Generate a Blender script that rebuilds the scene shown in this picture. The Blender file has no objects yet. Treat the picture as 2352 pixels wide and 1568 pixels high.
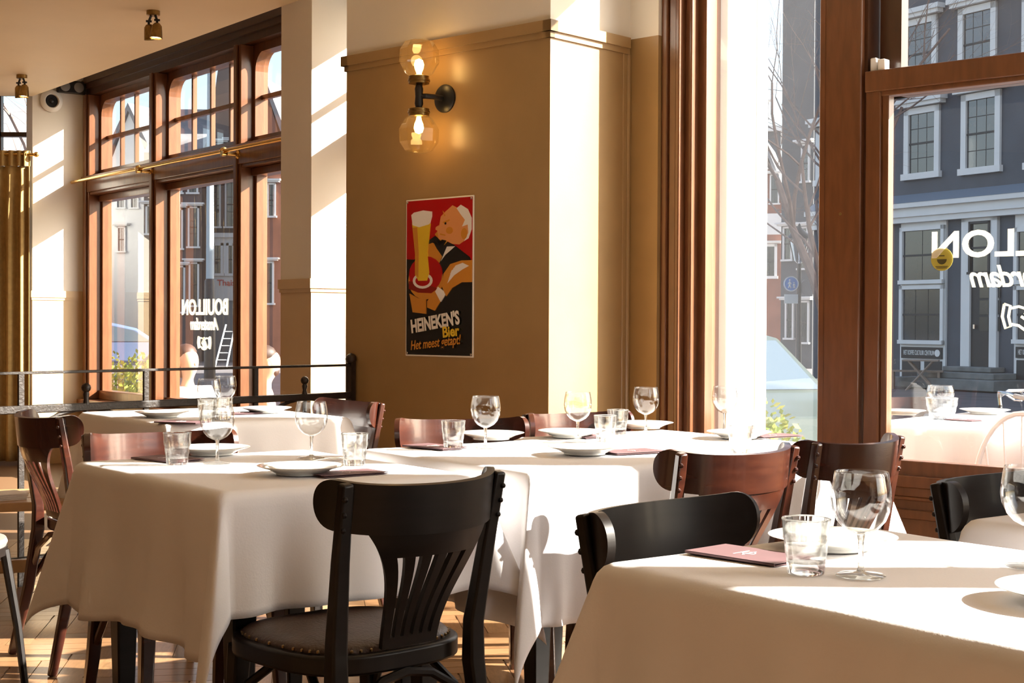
import bpy, bmesh, math, random
from mathutils import Vector, Matrix
from math import sin, cos, pi, radians, atan2, hypot, sqrt, exp
random.seed(7)
scene = bpy.context.scene
COL = scene.collection

# ---------------------------------------------------------------- camera
CAM_H, FPX, ROLL = 1.12, 3350.0, 0.0049
PITCH = math.atan((784 - 741) / FPX)
CAM_R = Matrix.Rotation(pi/2 - PITCH, 3, 'X') @ Matrix.Rotation(ROLL, 3, 'Z')
cd = bpy.data.cameras.new('camera'); cam = bpy.data.objects.new('camera', cd); COL.objects.link(cam)
cd.sensor_width = 36; cd.lens = FPX / 2352 * 36; cd.clip_start = .05; cd.clip_end = 400
cam.matrix_world = Matrix.Translation((0, 0, CAM_H)) @ CAM_R.to_4x4()
scene.camera = cam

# ---------------------------------------------------------------- sky, sun, exposure
wd = bpy.data.worlds.new('world'); scene.world = wd; wd.use_nodes = True
nt = wd.node_tree; bg = nt.nodes['Background']
sky = nt.nodes.new('ShaderNodeTexSky'); sky.sky_type = 'NISHITA'; sky.sun_disc = False
sky.sun_elevation = radians(26); sky.sun_rotation = radians(90); sky.air_density = 1.0; sky.dust_density = 2.5
sky.ozone_density = 1.0
hs = nt.nodes.new('ShaderNodeHueSaturation'); hs.inputs['Saturation'].default_value = .8
nt.links.new(sky.outputs[0], hs.inputs['Color']); nt.links.new(hs.outputs[0], bg.inputs['Color'])
bg.inputs['Strength'].default_value = .40
SUN_H = Vector((-1, 0, 0))
sun_dir = Vector((SUN_H.x, SUN_H.y, -.525)).normalized()
sd = bpy.data.lights.new('sun', 'SUN'); sd.energy = 36; sd.angle = radians(.55); sd.color = (1, .93, .82)
so = bpy.data.objects.new('sun', sd); COL.objects.link(so); so.location = (20, -2, 12)
so.rotation_euler = sun_dir.to_track_quat('-Z', 'Y').to_euler()
scene.view_settings.view_transform = 'Standard'; scene.view_settings.look = 'None'
scene.view_settings.gamma = 1; scene.view_settings.use_curve_mapping = False
scene.view_settings.exposure = 0.0
try:
    scene.cycles.max_bounces = 10; scene.cycles.diffuse_bounces = 6; scene.cycles.transparent_max_bounces = 24
    scene.cycles.transmission_bounces = 10; scene.cycles.sample_clamp_indirect = 6
except Exception: pass

# ---------------------------------------------------------------- helpers
def ray(x, y): return CAM_R @ Vector(((x - 1176) / FPX, -(y - 784) / FPX, -1))
def atd(x, y, Y):                       # point at depth Y seen at x, y
    d = ray(x, y); return Vector((0, 0, CAM_H)) + d * (Y / d.y)
def atz(x, y, z):
    d = ray(x, y); return Vector((0, 0, CAM_H)) + d * ((z - CAM_H) / d.z)
class Frame:                            # upright plane: local x left to right, local y away, z up
    def __init__(s, o, deg):
        s.o = Vector((o[0], o[1])); s.deg = deg; a = radians(deg)
        s.x = Vector((cos(a), sin(a))); s.y = Vector((-sin(a), cos(a)))
    def w(s, x, y, z=0):
        q = s.o + s.x * x + s.y * y; return Vector((q.x, q.y, z))
    def on(s, px, py, n=0):
        d = ray(px, py); t = (s.o + s.y * n).dot(s.y) / d.xy.dot(s.y); q = Vector((0, 0, CAM_H)) + d * t
        return ((q.xy - s.o).dot(s.x), q.z)

MATS = {}
def mat(name, col, rough=.5, metal=0, var=0, vscale=8, col2=None, bump=0, bscale=60, coat=0, spec=.5, stretch=None, sss=0):
    if name in MATS: return MATS[name]
    m = bpy.data.materials.new(name); m.use_nodes = True; n = m.node_tree.nodes; l = m.node_tree.links
    b = n['Principled BSDF']; b.inputs['Base Color'].default_value = (*col, 1)
    b.inputs['Roughness'].default_value = rough; b.inputs['Metallic'].default_value = metal
    b.inputs['Specular IOR Level'].default_value = spec
    if coat: b.inputs['Coat Weight'].default_value = coat; b.inputs['Coat Roughness'].default_value = .12
    tc = n.new('ShaderNodeTexCoord'); mp = n.new('ShaderNodeMapping'); l.new(tc.outputs['Object'], mp.inputs[0])
    if stretch: mp.inputs['Scale'].default_value = stretch
    if var or col2:
        nz = n.new('ShaderNodeTexNoise'); nz.inputs['Scale'].default_value = vscale; nz.inputs['Detail'].default_value = 5
        l.new(mp.outputs[0], nz.inputs['Vector'])
        mx = n.new('ShaderNodeMix'); mx.data_type = 'RGBA'
        c2 = col2 or tuple(c * (1 - var) for c in col)
        mx.inputs[6].default_value = (*col, 1); mx.inputs[7].default_value = (*c2, 1)
        rp = n.new('ShaderNodeValToRGB'); rp.color_ramp.elements[0].position = .35; rp.color_ramp.elements[1].position = .65
        l.new(nz.outputs[0], rp.inputs[0]); l.new(rp.outputs[0], mx.inputs[0]); l.new(mx.outputs[2], b.inputs['Base Color'])
    if bump:
        nb = n.new('ShaderNodeTexNoise'); nb.inputs['Scale'].default_value = bscale; nb.inputs['Detail'].default_value = 3
        l.new(mp.outputs[0], nb.inputs['Vector'])
        bp = n.new('ShaderNodeBump'); bp.inputs['Strength'].default_value = bump; bp.inputs['Distance'].default_value = .01
        l.new(nb.outputs[0], bp.inputs['Height']); l.new(bp.outputs[0], b.inputs['Normal'])
    MATS[name] = m; return m
def emit(name, col, s):
    m = bpy.data.materials.new(name); m.use_nodes = True; n = m.node_tree.nodes; n.clear()
    e = n.new('ShaderNodeEmission'); e.inputs[0].default_value = (*col, 1); e.inputs[1].default_value = s
    o = n.new('ShaderNodeOutputMaterial'); m.node_tree.links.new(e.outputs[0], o.inputs[0]); MATS[name] = m; return m
def pane_mat(name, tint=(1, 1, 1), ior=1.5, haze=.0, gain=1.0, rough=0.0, facing=0):
    m = bpy.data.materials.new(name); m.use_nodes = True; n = m.node_tree.nodes; l = m.node_tree.links; n.clear()
    tr = n.new('ShaderNodeBsdfTransparent'); tr.inputs[0].default_value = (*tint, 1)
    gl = n.new('ShaderNodeBsdfGlossy'); gl.inputs['Roughness'].default_value = rough
    fr = n.new('ShaderNodeFresnel'); ge = n.new('ShaderNodeNewGeometry'); io = n.new('ShaderNodeMapRange')
    io.inputs['To Min'].default_value = ior; io.inputs['To Max'].default_value = 1/ior      # same reflection from either side of the sheet
    l.new(ge.outputs['Backfacing'], io.inputs['Value']); l.new(io.outputs[0], fr.inputs[0])
    mu = n.new('ShaderNodeMath'); mu.operation = 'MULTIPLY'; mu.inputs[1].default_value = gain; mu.use_clamp = True
    l.new(fr.outputs[0], mu.inputs[0])
    mx = n.new('ShaderNodeMixShader'); l.new(mu.outputs[0], mx.inputs[0]); l.new(tr.outputs[0], mx.inputs[1]); l.new(gl.outputs[0], mx.inputs[2])
    out = n.new('ShaderNodeOutputMaterial'); last = mx
    if haze:
        df = n.new('ShaderNodeBsdfTranslucent'); df.inputs[0].default_value = (.9, .93, 1, 1)
        m2 = n.new('ShaderNodeMixShader'); m2.inputs[0].default_value = haze
        l.new(mx.outputs[0], m2.inputs[1]); l.new(df.outputs[0], m2.inputs[2]); last = m2
    l.new(last.outputs[0], out.inputs[0]); MATS[name] = m; return m
def glass_mat(name, col, mixt=.5, rough=0.0):
    m = bpy.data.materials.new(name); m.use_nodes = True; n = m.node_tree.nodes; l = m.node_tree.links; n.clear()
    g = n.new('ShaderNodeBsdfGlass'); g.inputs['Color'].default_value = (*col, 1); g.inputs['IOR'].default_value = 1.46; g.inputs['Roughness'].default_value = rough
    t = n.new('ShaderNodeBsdfTransparent'); t.inputs[0].default_value = (*col, 1)
    mx = n.new('ShaderNodeMixShader'); mx.inputs[0].default_value = mixt; l.new(g.outputs[0], mx.inputs[1]); l.new(t.outputs[0], mx.inputs[2])
    o = n.new('ShaderNodeOutputMaterial'); l.new(mx.outputs[0], o.inputs[0]); MATS[name] = m; return m

class MB:
    def __init__(s): s.v = []; s.f = []
    def add(s, v, f):
        k = len(s.v); s.v += [tuple(p) for p in v]; s.f += [tuple(i + k for i in q) for q in f]; return s
    def box(s, x0, x1, y0, y1, z0, z1):
        return s.add([(x0,y0,z0),(x1,y0,z0),(x1,y1,z0),(x0,y1,z0),(x0,y0,z1),(x1,y0,z1),(x1,y1,z1),(x0,y1,z1)],
                     [(0,3,2,1),(4,5,6,7),(0,1,5,4),(1,2,6,5),(2,3,7,6),(3,0,4,7)])
    def prism(s, poly, d0, d1, ax='y'):        # outline in (x,z) pushed along y, or (x,y) pushed along z, or (y,z) along x
        n = len(poly)
        def P(p, d): return (p[0], d, p[1]) if ax == 'y' else ((p[0], p[1], d) if ax == 'z' else (d, p[0], p[1]))
        v = [P(p, d0) for p in poly] + [P(p, d1) for p in poly]
        f = [tuple(range(n))[::-1], tuple(range(n, 2*n))] + [(i, (i+1) % n, n + (i+1) % n, n + i) for i in range(n)]
        return s.add(v, f)
    def tube(s, pts, r, n=8, closed=False, flat=1.0, up=None):
        pts = [Vector(p) for p in pts]; m = len(pts); rs = r if isinstance(r, (list, tuple)) else [r]*m
        T = []
        for i in range(m):
            a = pts[(i-1) % m] if (closed or i) else pts[0]; b = pts[(i+1) % m] if (closed or i < m-1) else pts[-1]
            T.append((b - a).normalized())
        ref = Vector(up) if up else (Vector((0,0,1)) if abs(T[0].z) < .9 else Vector((0,1,0)))
        u = (ref - T[0]*ref.dot(T[0])).normalized(); v = []; 
        for i in range(m):
            if i: u = (u - T[i]*u.dot(T[i])).normalized()
            w = T[i].cross(u)
            for k in range(n):
                a = 2*pi*k/n + pi/n; v.append(pts[i] + (u*cos(a) + w*sin(a)*flat)*rs[i])
        f = []
        for i in range(m if closed else m-1):
            j = (i+1) % m
            for k in range(n): f.append((i*n+k, i*n+(k+1) % n, j*n+(k+1) % n, j*n+k))
        if not closed: f += [tuple(range(n))[::-1], tuple(range((m-1)*n, m*n))]
        return s.add(v, f)
    def lathe(s, prof, n=24, c=(0,0,0), axis='z', closed=False):
        v = []; m = len(prof)
        for (r, z) in prof:
            for k in range(n):
                a = 2*pi*k/n; x, y = r*cos(a), r*sin(a)
                p = (x, y, z) if axis == 'z' else ((x, z, y) if axis == 'y' else (z, x, y))
                v.append((c[0]+p[0], c[1]+p[1], c[2]+p[2]))
        f = []
        for i in range(m if closed else m-1):
            j = (i+1) % m
            for k in range(n): f.append((i*n+k, i*n+(k+1) % n, j*n+(k+1) % n, j*n+k))
        if not closed:
            if prof[0][0] > 1e-6: f.append(tuple(range(n))[::-1])
            if prof[-1][0] > 1e-6: f.append(tuple(range((m-1)*n, m*n)))
        return s.add(v, f)
    def ball(s, c, r, n=12, sq=(1,1,1)):
        k = len(s.v); m = n//2+1
        s.lathe([(max(r*sin(pi*i/(m-1)), 1e-5), -r*cos(pi*i/(m-1))) for i in range(m)], n)
        for i in range(k, len(s.v)): p = s.v[i]; s.v[i] = (c[0]+p[0]*sq[0], c[1]+p[1]*sq[1], c[2]+p[2]*sq[2])
        return s
    def mesh(s, name, m, smooth=35):
        me = bpy.data.meshes.new(name); me.from_pydata([tuple(p) for p in s.v], [], s.f)
        bm = bmesh.new(); bm.from_mesh(me); bmesh.ops.remove_doubles(bm, verts=bm.verts, dist=1e-6)
        bmesh.ops.recalc_face_normals(bm, faces=bm.faces); bm.to_mesh(me); bm.free()
        if smooth:
            me.polygons.foreach_set('use_smooth', [True]*len(me.polygons))
            me.set_sharp_from_angle(angle=radians(smooth))
        if m: me.materials.append(m)
        me.update(); return me
    def build(s, name, m, parent=None, loc=None, rot=None, smooth=35, bevel=0):
        return link(name, s.mesh(name, m, smooth), parent, loc, rot, bevel)
def link(name, me, parent=None, loc=None, rot=None, bevel=0):
    o = bpy.data.objects.new(name, me); COL.objects.link(o)
    if parent: o.parent = parent
    if loc is not None: o.location = loc
    if rot is not None: o.rotation_euler = rot if hasattr(rot, '__len__') else (0, 0, rot)
    if bevel:
        b = o.modifiers.new('bevel', 'BEVEL'); b.width = bevel; b.segments = 2; b.limit_method = 'ANGLE'
    return o
def tag(o, label=None, cat=None, group=None, kind=None):
    if label: o['label'] = label
    if cat: o['category'] = cat
    if group: o['group'] = group
    if kind: o['kind'] = kind
    return o
def thing(name, label, cat=None, loc=(0,0,0), rotz=0, group=None, kind=None):
    o = bpy.data.objects.new(name, None); COL.objects.link(o); o.empty_display_size = .1
    o.location = loc; o.rotation_euler = (0, 0, rotz); return tag(o, label, cat, group, kind)
def kids(o): return [c for c in bpy.data.objects if c.parent == o]
CH = {}
def copy_tree(o, parent=None):
    c = o.copy(); COL.objects.link(c); c.parent = parent
    for ch in CH.setdefault(o.name, kids(o)): copy_tree(ch, c)
    return c
def dup(o, label, loc, rotz=0, group=None):
    c = copy_tree(o); c.location = loc; c.rotation_euler = (0, 0, rotz); c['label'] = label
    if group: c['group'] = group
    return c
def struct(name, mb, m, label, frame=None, **k):
    o = mb.build(name, m, **k); tag(o, label, kind='structure')
    if frame: o.location = frame.w(0, 0); o.rotation_euler = (0, 0, radians(frame.deg))
    return o
def text_mesh(txt, size, m, name, offset=0, shear=0, depth=.0006, space=1.0, mirror=False, sx=1.0, align='CENTER'):
    cu = bpy.data.curves.new(name, 'FONT'); cu.body = txt; cu.size = size; cu.offset = offset; cu.shear = shear
    cu.extrude = depth; cu.space_character = space; cu.align_x = align; cu.resolution_u = 4
    o = bpy.data.objects.new(name, cu); COL.objects.link(o)
    me = bpy.data.meshes.new_from_object(o.evaluated_get(bpy.context.evaluated_depsgraph_get()))
    bpy.data.objects.remove(o); bpy.data.curves.remove(cu)
    # stand it up: text x -> x, text y -> z
    for v in me.vertices:
        x, y, z = v.co; v.co = ((-x if mirror else x)*sx, -z, y)
    if mirror: me.flip_normals()
    me.name = name; me.materials.clear(); me.materials.append(m); return me

# ---------------------------------------------------------------- materials
M_white = mat('cream wall paint', (.80, .76, .68), .55, var=.03, vscale=3, bump=.03, bscale=90)
M_ochre = mat('ochre gloss paint', (.365, .23, .097), .30, var=.08, vscale=5, bump=.03, bscale=120, spec=.5)
M_beige = mat('beige dado paint', (.62, .46, .27), .4, var=.05, vscale=4)
M_ceil = mat('ceiling paint', (.86, .73, .49), .6, var=.04, vscale=2)
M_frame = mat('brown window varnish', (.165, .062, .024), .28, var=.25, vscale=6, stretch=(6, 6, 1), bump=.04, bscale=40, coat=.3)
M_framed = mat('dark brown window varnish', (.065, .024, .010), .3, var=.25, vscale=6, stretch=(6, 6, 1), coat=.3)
M_chair = mat('mahogany stained beech', (.050, .0125, .006), .26, col2=(.030, .007, .004), vscale=9, stretch=(1, 1, 6), bump=.02, bscale=50, coat=.6)
M_black = mat('black stained beech', (.009, .006, .005), .42, col2=(.006, .004, .003), vscale=9, stretch=(1, 1, 6), coat=.06, spec=.3)
M_leather = mat('brown leather', (.075, .045, .032), .42, var=.3, vscale=30, bump=.25, bscale=160)
M_brassnail = mat('brass nail', (.22, .15, .07), .35, metal=1)
M_cloth = mat('white tablecloth', (.86, .85, .865), .85, bump=.05, bscale=220, spec=.15, var=.02, vscale=5)
M_plate = mat('glazed porcelain', (.80, .80, .76), .12, coat=.5)
M_card = mat('mauve paper', (.145, .075, .082), .6, var=.1, vscale=20)
M_cardlogo = mat('pale print', (.55, .45, .45), .6)
M_steel = mat('steel', (.62, .62, .63), .18, metal=1)
M_brass = mat('polished brass', (.78, .50, .16), .22, metal=1, var=.1, vscale=15)
M_abrass = mat('aged brass', (.34, .22, .08), .34, metal=1, var=.3, vscale=30)
M_iron = mat('wrought iron', (.020, .012, .008), .45, var=.4, vscale=40, bump=.2, bscale=80)
M_blackmetal = mat('black metal', (.010, .011, .013), .4)
M_glass = pane_mat('thin clear glass', (.975, .98, .98), 1.5, gain=1.7)
M_glass2 = glass_mat('solid clear glass', (.97, .98, .98), .35)
M_pane = pane_mat('window pane', (.97, .98, .98), 1.5, haze=.003, gain=1.7)
M_panel = pane_mat('side window pane', (.97, .98, .98), 1.5, haze=.003, gain=1.7)
M_oak = mat('oak', (.42, .235, .10), .4, var=.25, vscale=7, stretch=(1, 8, 1))
M_curt = mat('ochre curtain', (.44, .30, .12), .95, spec=.1, var=.15, vscale=30, bump=.1, bscale=100)
M_letter = mat('cream window lettering', (.86, .84, .74), .5)
M_dark = mat('dark interior', (.012, .012, .014), .5)

# ================================================================ the room
A = Frame((-.861, 7.55), -42.5)          # wall pillar with the poster
L = Frame((-1.429, 9.0), -53.13)         # left window wall
WR = Frame((.769, 7.015), -42.5)         # right shop window
WF = Frame((-3.80, 11.85), 0)            # far left window
CZ = 2.86
def xy(v): return (v.x, v.y)

# floor: oak herringbone blocks on a sub-floor
fl = struct('floor', MB().box(-6.7, 3.0, -2.7, 12.1, -.08, -.004), mat('oak floor base', (.16, .085, .04), .5), 'oak herringbone floor of the dining room')
M_fl = [mat('oak block %d' % i, c, .33, col2=tuple(k*.72 for k in c), vscale=10, stretch=(2, 12, 1), coat=.25, bump=.05) for i, c in
        enumerate([(.30, .16, .075), (.25, .13, .058), (.34, .19, .09), (.21, .105, .048)])]
BL, BW = .42, .084
blk = [MB().box(0, BL-.003, 0, BW-.003, -.004, .0).mesh('floor_block', m) for m in M_fl]
spots = []
for i in range(-70, 70):
    for j in range(-20, 20):
        for k in (0, 1):
            # classic herringbone lattice
            bx = i*BW + j*(BL) + 0; by = i*BW - j*(BL)
            if k == 0: p, r = Vector((bx, by)), 0
            else: p, r = Vector((bx + BW, by + 0)) + Vector((0, BW)), pi/2
            ang = radians(8); q = Matrix.Rotation(ang, 2) @ p + Vector((-.5, 4.6))
            c = q + Matrix.Rotation(ang + r, 2) @ Vector((BL/2, BW/2))
            if -3.6 < c.x < 1.6 and 2.2 < c.y < 7.4: spots.append((q, ang + r, c))
def vis(c):                              # blocks seen largest: the open floor at the lower left and between the tables
    px = 1176 + FPX*c.x/c.y; py = 741 + FPX*CAM_H/c.y
    return abs(px - 260)*.9 + abs(py - 1500) if px < 800 else abs(px - 1250) + abs(py - 1500) + 150
spots.sort(key=lambda s: vis(s[2]))
for (q, r, c) in spots[:296]:
    link('floor_block', random.choice(blk), fl, (q.x, q.y, 0), r)
rest = MB()
for (q, r, c) in spots[296:]:
    R = Matrix.Rotation(r, 2)
    P = [q + R @ Vector(u) for u in ((0, 0), (BL-.003, 0), (BL-.003, BW-.003), (0, BW-.003))]
    rest.add([(p.x, p.y, z) for z in (-.004, 0) for p in P], [(0,3,2,1),(4,5,6,7),(0,1,5,4),(1,2,6,5),(2,3,7,6),(3,0,4,7)])
tag(rest.build('floor_blocks', M_fl[0], fl), kind='stuff')

ceil_poly = [(-6.5, -2.5), (2.25, -2.5), (2.25, 5.0), xy(WR.w(.25, -.45)), xy(A.w(1.394, 0)), xy(A.w(0, 0)), xy(L.w(.815, -.434)), xy(L.w(-3.255, -.434)), (-6.5, 11.344)]
struct('ceiling', MB().prism(ceil_poly, CZ, CZ+.1, 'z'), M_ceil, 'cream painted ceiling')
cap = [(-6.7, -2.7), (2.9, -2.7), (2.9, 5.3), xy(WR.w(0, .14)), (-.75, 7.70), xy(L.w(1.8, .2)), xy(L.w(-3.3, .2)), (-3.75, 12.0), (-6.7, 12.0)]
struct('ceiling_recess', MB().prism(cap, 3.25, 3.35, 'z'), M_white, 'raised ceiling strip above the windows')
M_panelw = mat('brown wall panelling', (.17, .085, .03), .45, var=.2, vscale=4, stretch=(1, 1, .2))
struct('wall_back', MB().box(-6.7, 2.9, -2.7, -2.5, 0, 3.25), M_panelw, 'plain wall behind the camera')
struct('wall_side', MB().box(-6.7, -6.5, -2.5, 12, 0, 3.25), M_panelw, 'plain wall far to the left')

# wall pillar with the poster: ochre below the picture rail, cream above
foot = [xy(A.w(0, 0)), xy(A.w(1.394, 0)), xy(A.w(1.394, .585)), xy(A.w(1.563, .585)), xy(A.w(1.563, .707)), xy(WR.w(0, .12)), (-.75, 7.70)]
pl = struct('wall_pillar', MB().prism(foot, 0, 2.485, 'z'), M_ochre, 'ochre painted wall pillar with picture rail')
MB().prism(foot, 2.485, 3.25, 'z').build('upper_wall', M_white, pl)
m = MB(); r = [A.w(-.02, .3), A.w(-.02, -.024), A.w(1.418, -.024), A.w(1.418, .56)]
def strip(mb, pts, z0, z1, t):            # moulding that follows a line of plan points
    for p, q in zip(pts, pts[1:]):
        d = (q - p); d.z = 0; d.normalize(); n = Vector((-d.y, d.x, 0))*t
        P = [p - d*0, q + d*0, q + n, p + n]
        mb.add([(v.x, v.y, z) for z in (z0, z1) for v in P], [(0,3,2,1),(4,5,6,7),(0,1,5,4),(1,2,6,5),(2,3,7,6),(3,0,4,7)])
strip(m, r, 2.437, 2.487, .05)
strip(m, [A.w(-.005, .3), A.w(-.005, -.012), A.w(1.405, -.012), A.w(1.405, .57)], 2.41, 2.438, .03)
tag(m.build('picture_rail', M_ochre, pl), 'ochre picture rail moulding')
m = MB()
for k, (y, rr) in enumerate(((.535, .007), (.572, .012))):
    p = A.w(1.394 - .001, y); m.tube([(p.x, p.y, 0), (p.x, p.y, 2.41)], rr, 8)
m.build('corner_bead', M_ochre, pl)

# ---------------------------------------------------------------- left window wall
def fbuild(mb, name, m, parent, **k): return mb.build(name, m, parent, **k)
W1 = thing('window_1', 'tall brown window wall with small-paned transoms', None, L.w(0, 0), radians(L.deg), kind='structure')
HEAD, TR1, TR0, SILL = 2.90, 2.27, 2.11, .50
GY = .12                                  # glass plane
muls = [(-3.262, -3.14), (-1.955, -1.845), (-.60, -.495), (.80, .955), (1.77, 1.86)]
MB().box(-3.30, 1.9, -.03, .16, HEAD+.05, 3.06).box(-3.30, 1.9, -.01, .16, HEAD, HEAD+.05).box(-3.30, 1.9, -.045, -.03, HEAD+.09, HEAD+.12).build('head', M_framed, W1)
MB().box(-3.30, 1.9, -.05, .18, 3.06, 3.25).build('wall_above', M_white, W1)
MB().box(-3.30, 1.9, -.08, .2, .40, SILL).build('sill', M_frame, W1)
MB().box(-3.30, 1.9, 0, .2, -.5, .40).build('wall_below', M_beige, W1)
for x0, x1 in muls:
    MB().box(x0, x1, -.03, .16, SILL, HEAD).box(x0+.03, x1-.03, -.045, -.03, SILL, HEAD).build('mullion', M_frame, W1, bevel=.006)
MB().box(-3.26, 1.8, -.035, .155, TR0+.02, TR1-.02).box(-3.26, 1.8, -.05, .155, TR1-.045, TR1-.012).box(-3.26, 1.8, -.02, .155, TR0, TR0+.03).build('transom_rail', M_frame, W1, bevel=.004)
for (a0, a1), (b0, b1) in zip(muls, muls[1:]):
    x0, x1 = a1, b0
    sf = MB()                                              # upper sash: stiles, rails
    s = .03
    sf.box(x0, x0+s, .06, .15, TR1, HEAD).box(x1-s, x1, .06, .15, TR1, HEAD).box(x0, x1, .06, .15, HEAD-.055, HEAD).box(x0, x1, .06, .15, TR1, TR1+.04)
    for sx, ex in ((x0+s, 1), (x1-s, -1)):                 # rounded shoulders
        pts = [(sx, HEAD-.05)] + [(sx + ex*.13*(1-cos(t*pi/12)), HEAD-.05-.13*(1-sin(t*pi/12))) for t in range(0, 7)]
        sf.prism([(sx, HEAD-.05), (sx + ex*.12, HEAD-.05)] + [(sx + ex*.12*(1-sin(t*pi/12)), HEAD-.05-.12*(1-cos(t*pi/12))) for t in range(0, 7)], .06, .15)
    up = sf.build('upper_sash', M_frame, W1)
    zm = 2.565
    nc = 4 if x1 - x0 > 1 else 2
    for k in range(1, nc):
        xx = x0+s + (x1-x0-2*s)*k/nc; MB().box(xx-.013, xx+.013, .105, .135, TR1+.04, HEAD-.055).build('glazing_bar', M_frame, up)
    MB().box(x0+s, x1-s, .105, .135, zm-.015, zm+.015).build('glazing_bar', M_frame, up)
    for k in range(nc):
        xa = x0+s + (x1-x0-2*s)*k/nc; xb = x0+s + (x1-x0-2*s)*(k+1)/nc
        for za, zb in ((TR1+.04, zm), (zm, HEAD-.055)):
            MB().add([(xa, GY, za), (xb, GY, za), (xb, GY, zb), (xa, GY, zb)], [(0, 1, 2, 3)]).build('pane', M_panel, up)
    lo = MB().box(x0, x0+.028, .07, .15, SILL, TR0).box(x1-.05, x1, .07, .15, SILL, TR0).box(x0, x1, .05, .15, TR0-.05, TR0).box(x0, x1, .05, .15, SILL, SILL+.07).build('lower_sash', M_frame, W1, bevel=.004)
    MB().add([(x0+.028, GY, SILL+.07), (x1-.05, GY, SILL+.07), (x1-.05, GY, TR0-.05), (x0+.028, GY, TR0-.05)], [(0, 1, 2, 3)]).build('pane', M_panel, lo)

# piers either side of the window, white above a beige dado
def pier(name, x0, x1, label, y0=-.434):
    p = struct(name, MB().box(x0, x1, y0, .2, 1.345, 3.25), M_white, label, L)
    MB().box(x0, x1, y0, .2, -.05, 1.345).build('dado', M_beige, p)
    MB().box(x0-.012, x1+.012, y0-.012, .0, 1.30, 1.352).box(x0-.006, x1+.006, y0-.006, .0, 1.28, 1.30).build('dado_rail', M_beige, p)
    return p
pier('wall_pier_left', -3.40, -3.262, 'sunlit white pier with beige dado left of the window')
pier('wall_pier_right', .822, 1.166, 'white pier with beige dado between window and ochre pillar')

# far left window behind the curtain
W2 = thing('window_2', 'small-paned dark framed window behind the ochre curtain', None, WF.w(0, 0), 0, kind='structure')
MB().box(-2.9, .02, 0, .12, 2.99, 3.25).build('wall_above', M_white, W2); MB().box(-2.9, .02, 0, .12, -.5, .5).build('wall_below', M_beige, W2)
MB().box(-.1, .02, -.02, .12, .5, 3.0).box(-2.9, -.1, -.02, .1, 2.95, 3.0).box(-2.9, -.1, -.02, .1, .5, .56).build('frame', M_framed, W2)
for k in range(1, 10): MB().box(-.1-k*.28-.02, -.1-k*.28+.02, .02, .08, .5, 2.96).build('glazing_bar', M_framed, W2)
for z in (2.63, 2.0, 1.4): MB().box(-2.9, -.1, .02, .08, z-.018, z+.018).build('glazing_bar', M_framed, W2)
MB().add([(-2.9, .05, .5), (-.1, .05, .5), (-.1, .05, 2.96), (-2.9, .05, 2.96)], [(0, 1, 2, 3)]).build('pane', M_panel, W2)

# ---------------------------------------------------------------- right shop window
W3 = thing('window_3', 'large brown framed shop window with lettering on the pane', None, WR.w(0, 0), radians(WR.deg), kind='structure')
HR = 3.12; SR = .487
MB().box(0, .035, -.10, .12, 0, HR).box(.035, .085, -.085, .12, 0, HR).box(.085, .11, -.105, .12, 0, HR).box(.11, .15, -.06, .12, 0, HR).build('casing', M_frame, W3, bevel=.006)
MB().box(.10, .19, .0, .12, 0, HR).build('inner_stile', M_frame, W3, bevel=.004)
M_stone = mat('white painted stone', (.85, .83, .79), .6, var=.04, vscale=4)
MB().box(.0, .235, .12, .40, -.5, 3.6).box(.0, .26, .36, .43, -.5, 3.6).build('outer_pilaster', M_stone, W3, bevel=.01)
po = MB().box(.826, 1.03, -.05, .14, 0, HR).build('post', M_frame, W3, bevel=.006)
MB().box(.852, .856, -.0525, -.05, 0, HR).build('bead', M_frame, po)
for z in (.55, 1.60, 2.58, 3.05): MB().ball((.935, -.05, z), .007, 8, (1, .5, 1)).build('screw', M_abrass, po)
MB().box(1.03, 1.045, -.02, .14, 0, HR).build('gap_strip', M_framed, W3)
XE = 2.50
ls = MB().box(1.045, 1.115, -.035, .03, SR, 2.205).box(1.115, 1.145, -.02, .03, SR, 2.2).box(XE-.04, XE, -.035, .03, SR, 2.2).box(1.045, XE, -.045, .03, 2.115, 2.205).box(1.10, XE, -.03, .03, 2.095, 2.12).box(1.045, XE, -.035, .03, SR, SR+.06).build('lower_sash', M_frame, W3, bevel=.004)
MB().add([(1.14, .012, SR+.05), (XE-.04, .012, SR+.05), (XE-.04, .012, 2.11), (1.14, .012, 2.11)], [(0, 1, 2, 3)]).build('pane', M_pane, ls)
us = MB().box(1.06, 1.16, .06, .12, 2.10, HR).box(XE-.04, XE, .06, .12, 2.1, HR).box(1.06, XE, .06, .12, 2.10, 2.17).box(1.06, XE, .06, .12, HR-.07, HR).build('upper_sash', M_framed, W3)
MB().add([(1.16, .09, 2.17), (XE-.04, .09, 2.17), (XE-.04, .09, HR-.07), (1.16, .09, HR-.07)], [(0, 1, 2, 3)]).build('pane', M_pane, us)
MB().add([(.19, .06, SR), (.83, .06, SR), (.83, .06, HR), (.19, .06, HR)], [(0, 1, 2, 3)]).build('side_pane', pane_mat('hazy pane', (.97, .98, .98), 1.5, haze=.02, gain=1.4), W3)
m = MB().box(.1, 2.6, -.07, .14, SR-.05, SR).box(.1, 2.6, -.05, .14, SR-.09, SR-.05).box(.1, 2.6, -.055, .14, SR-.105, SR-.09)
m.build('sill', M_frame, W3, bevel=.004)
MB().box(0, 2.65, -.01, .14, .0, SR-.10).box(.1, 2.6, -.03, -.01, .30, .34).box(.1, 2.6, -.03, -.01, 0, .12).build('panel_below', M_frame, W3, bevel=.004)
MB().box(0, 2.65, -.04, .14, HR, 3.25).build('head', M_frame, W3)
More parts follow.
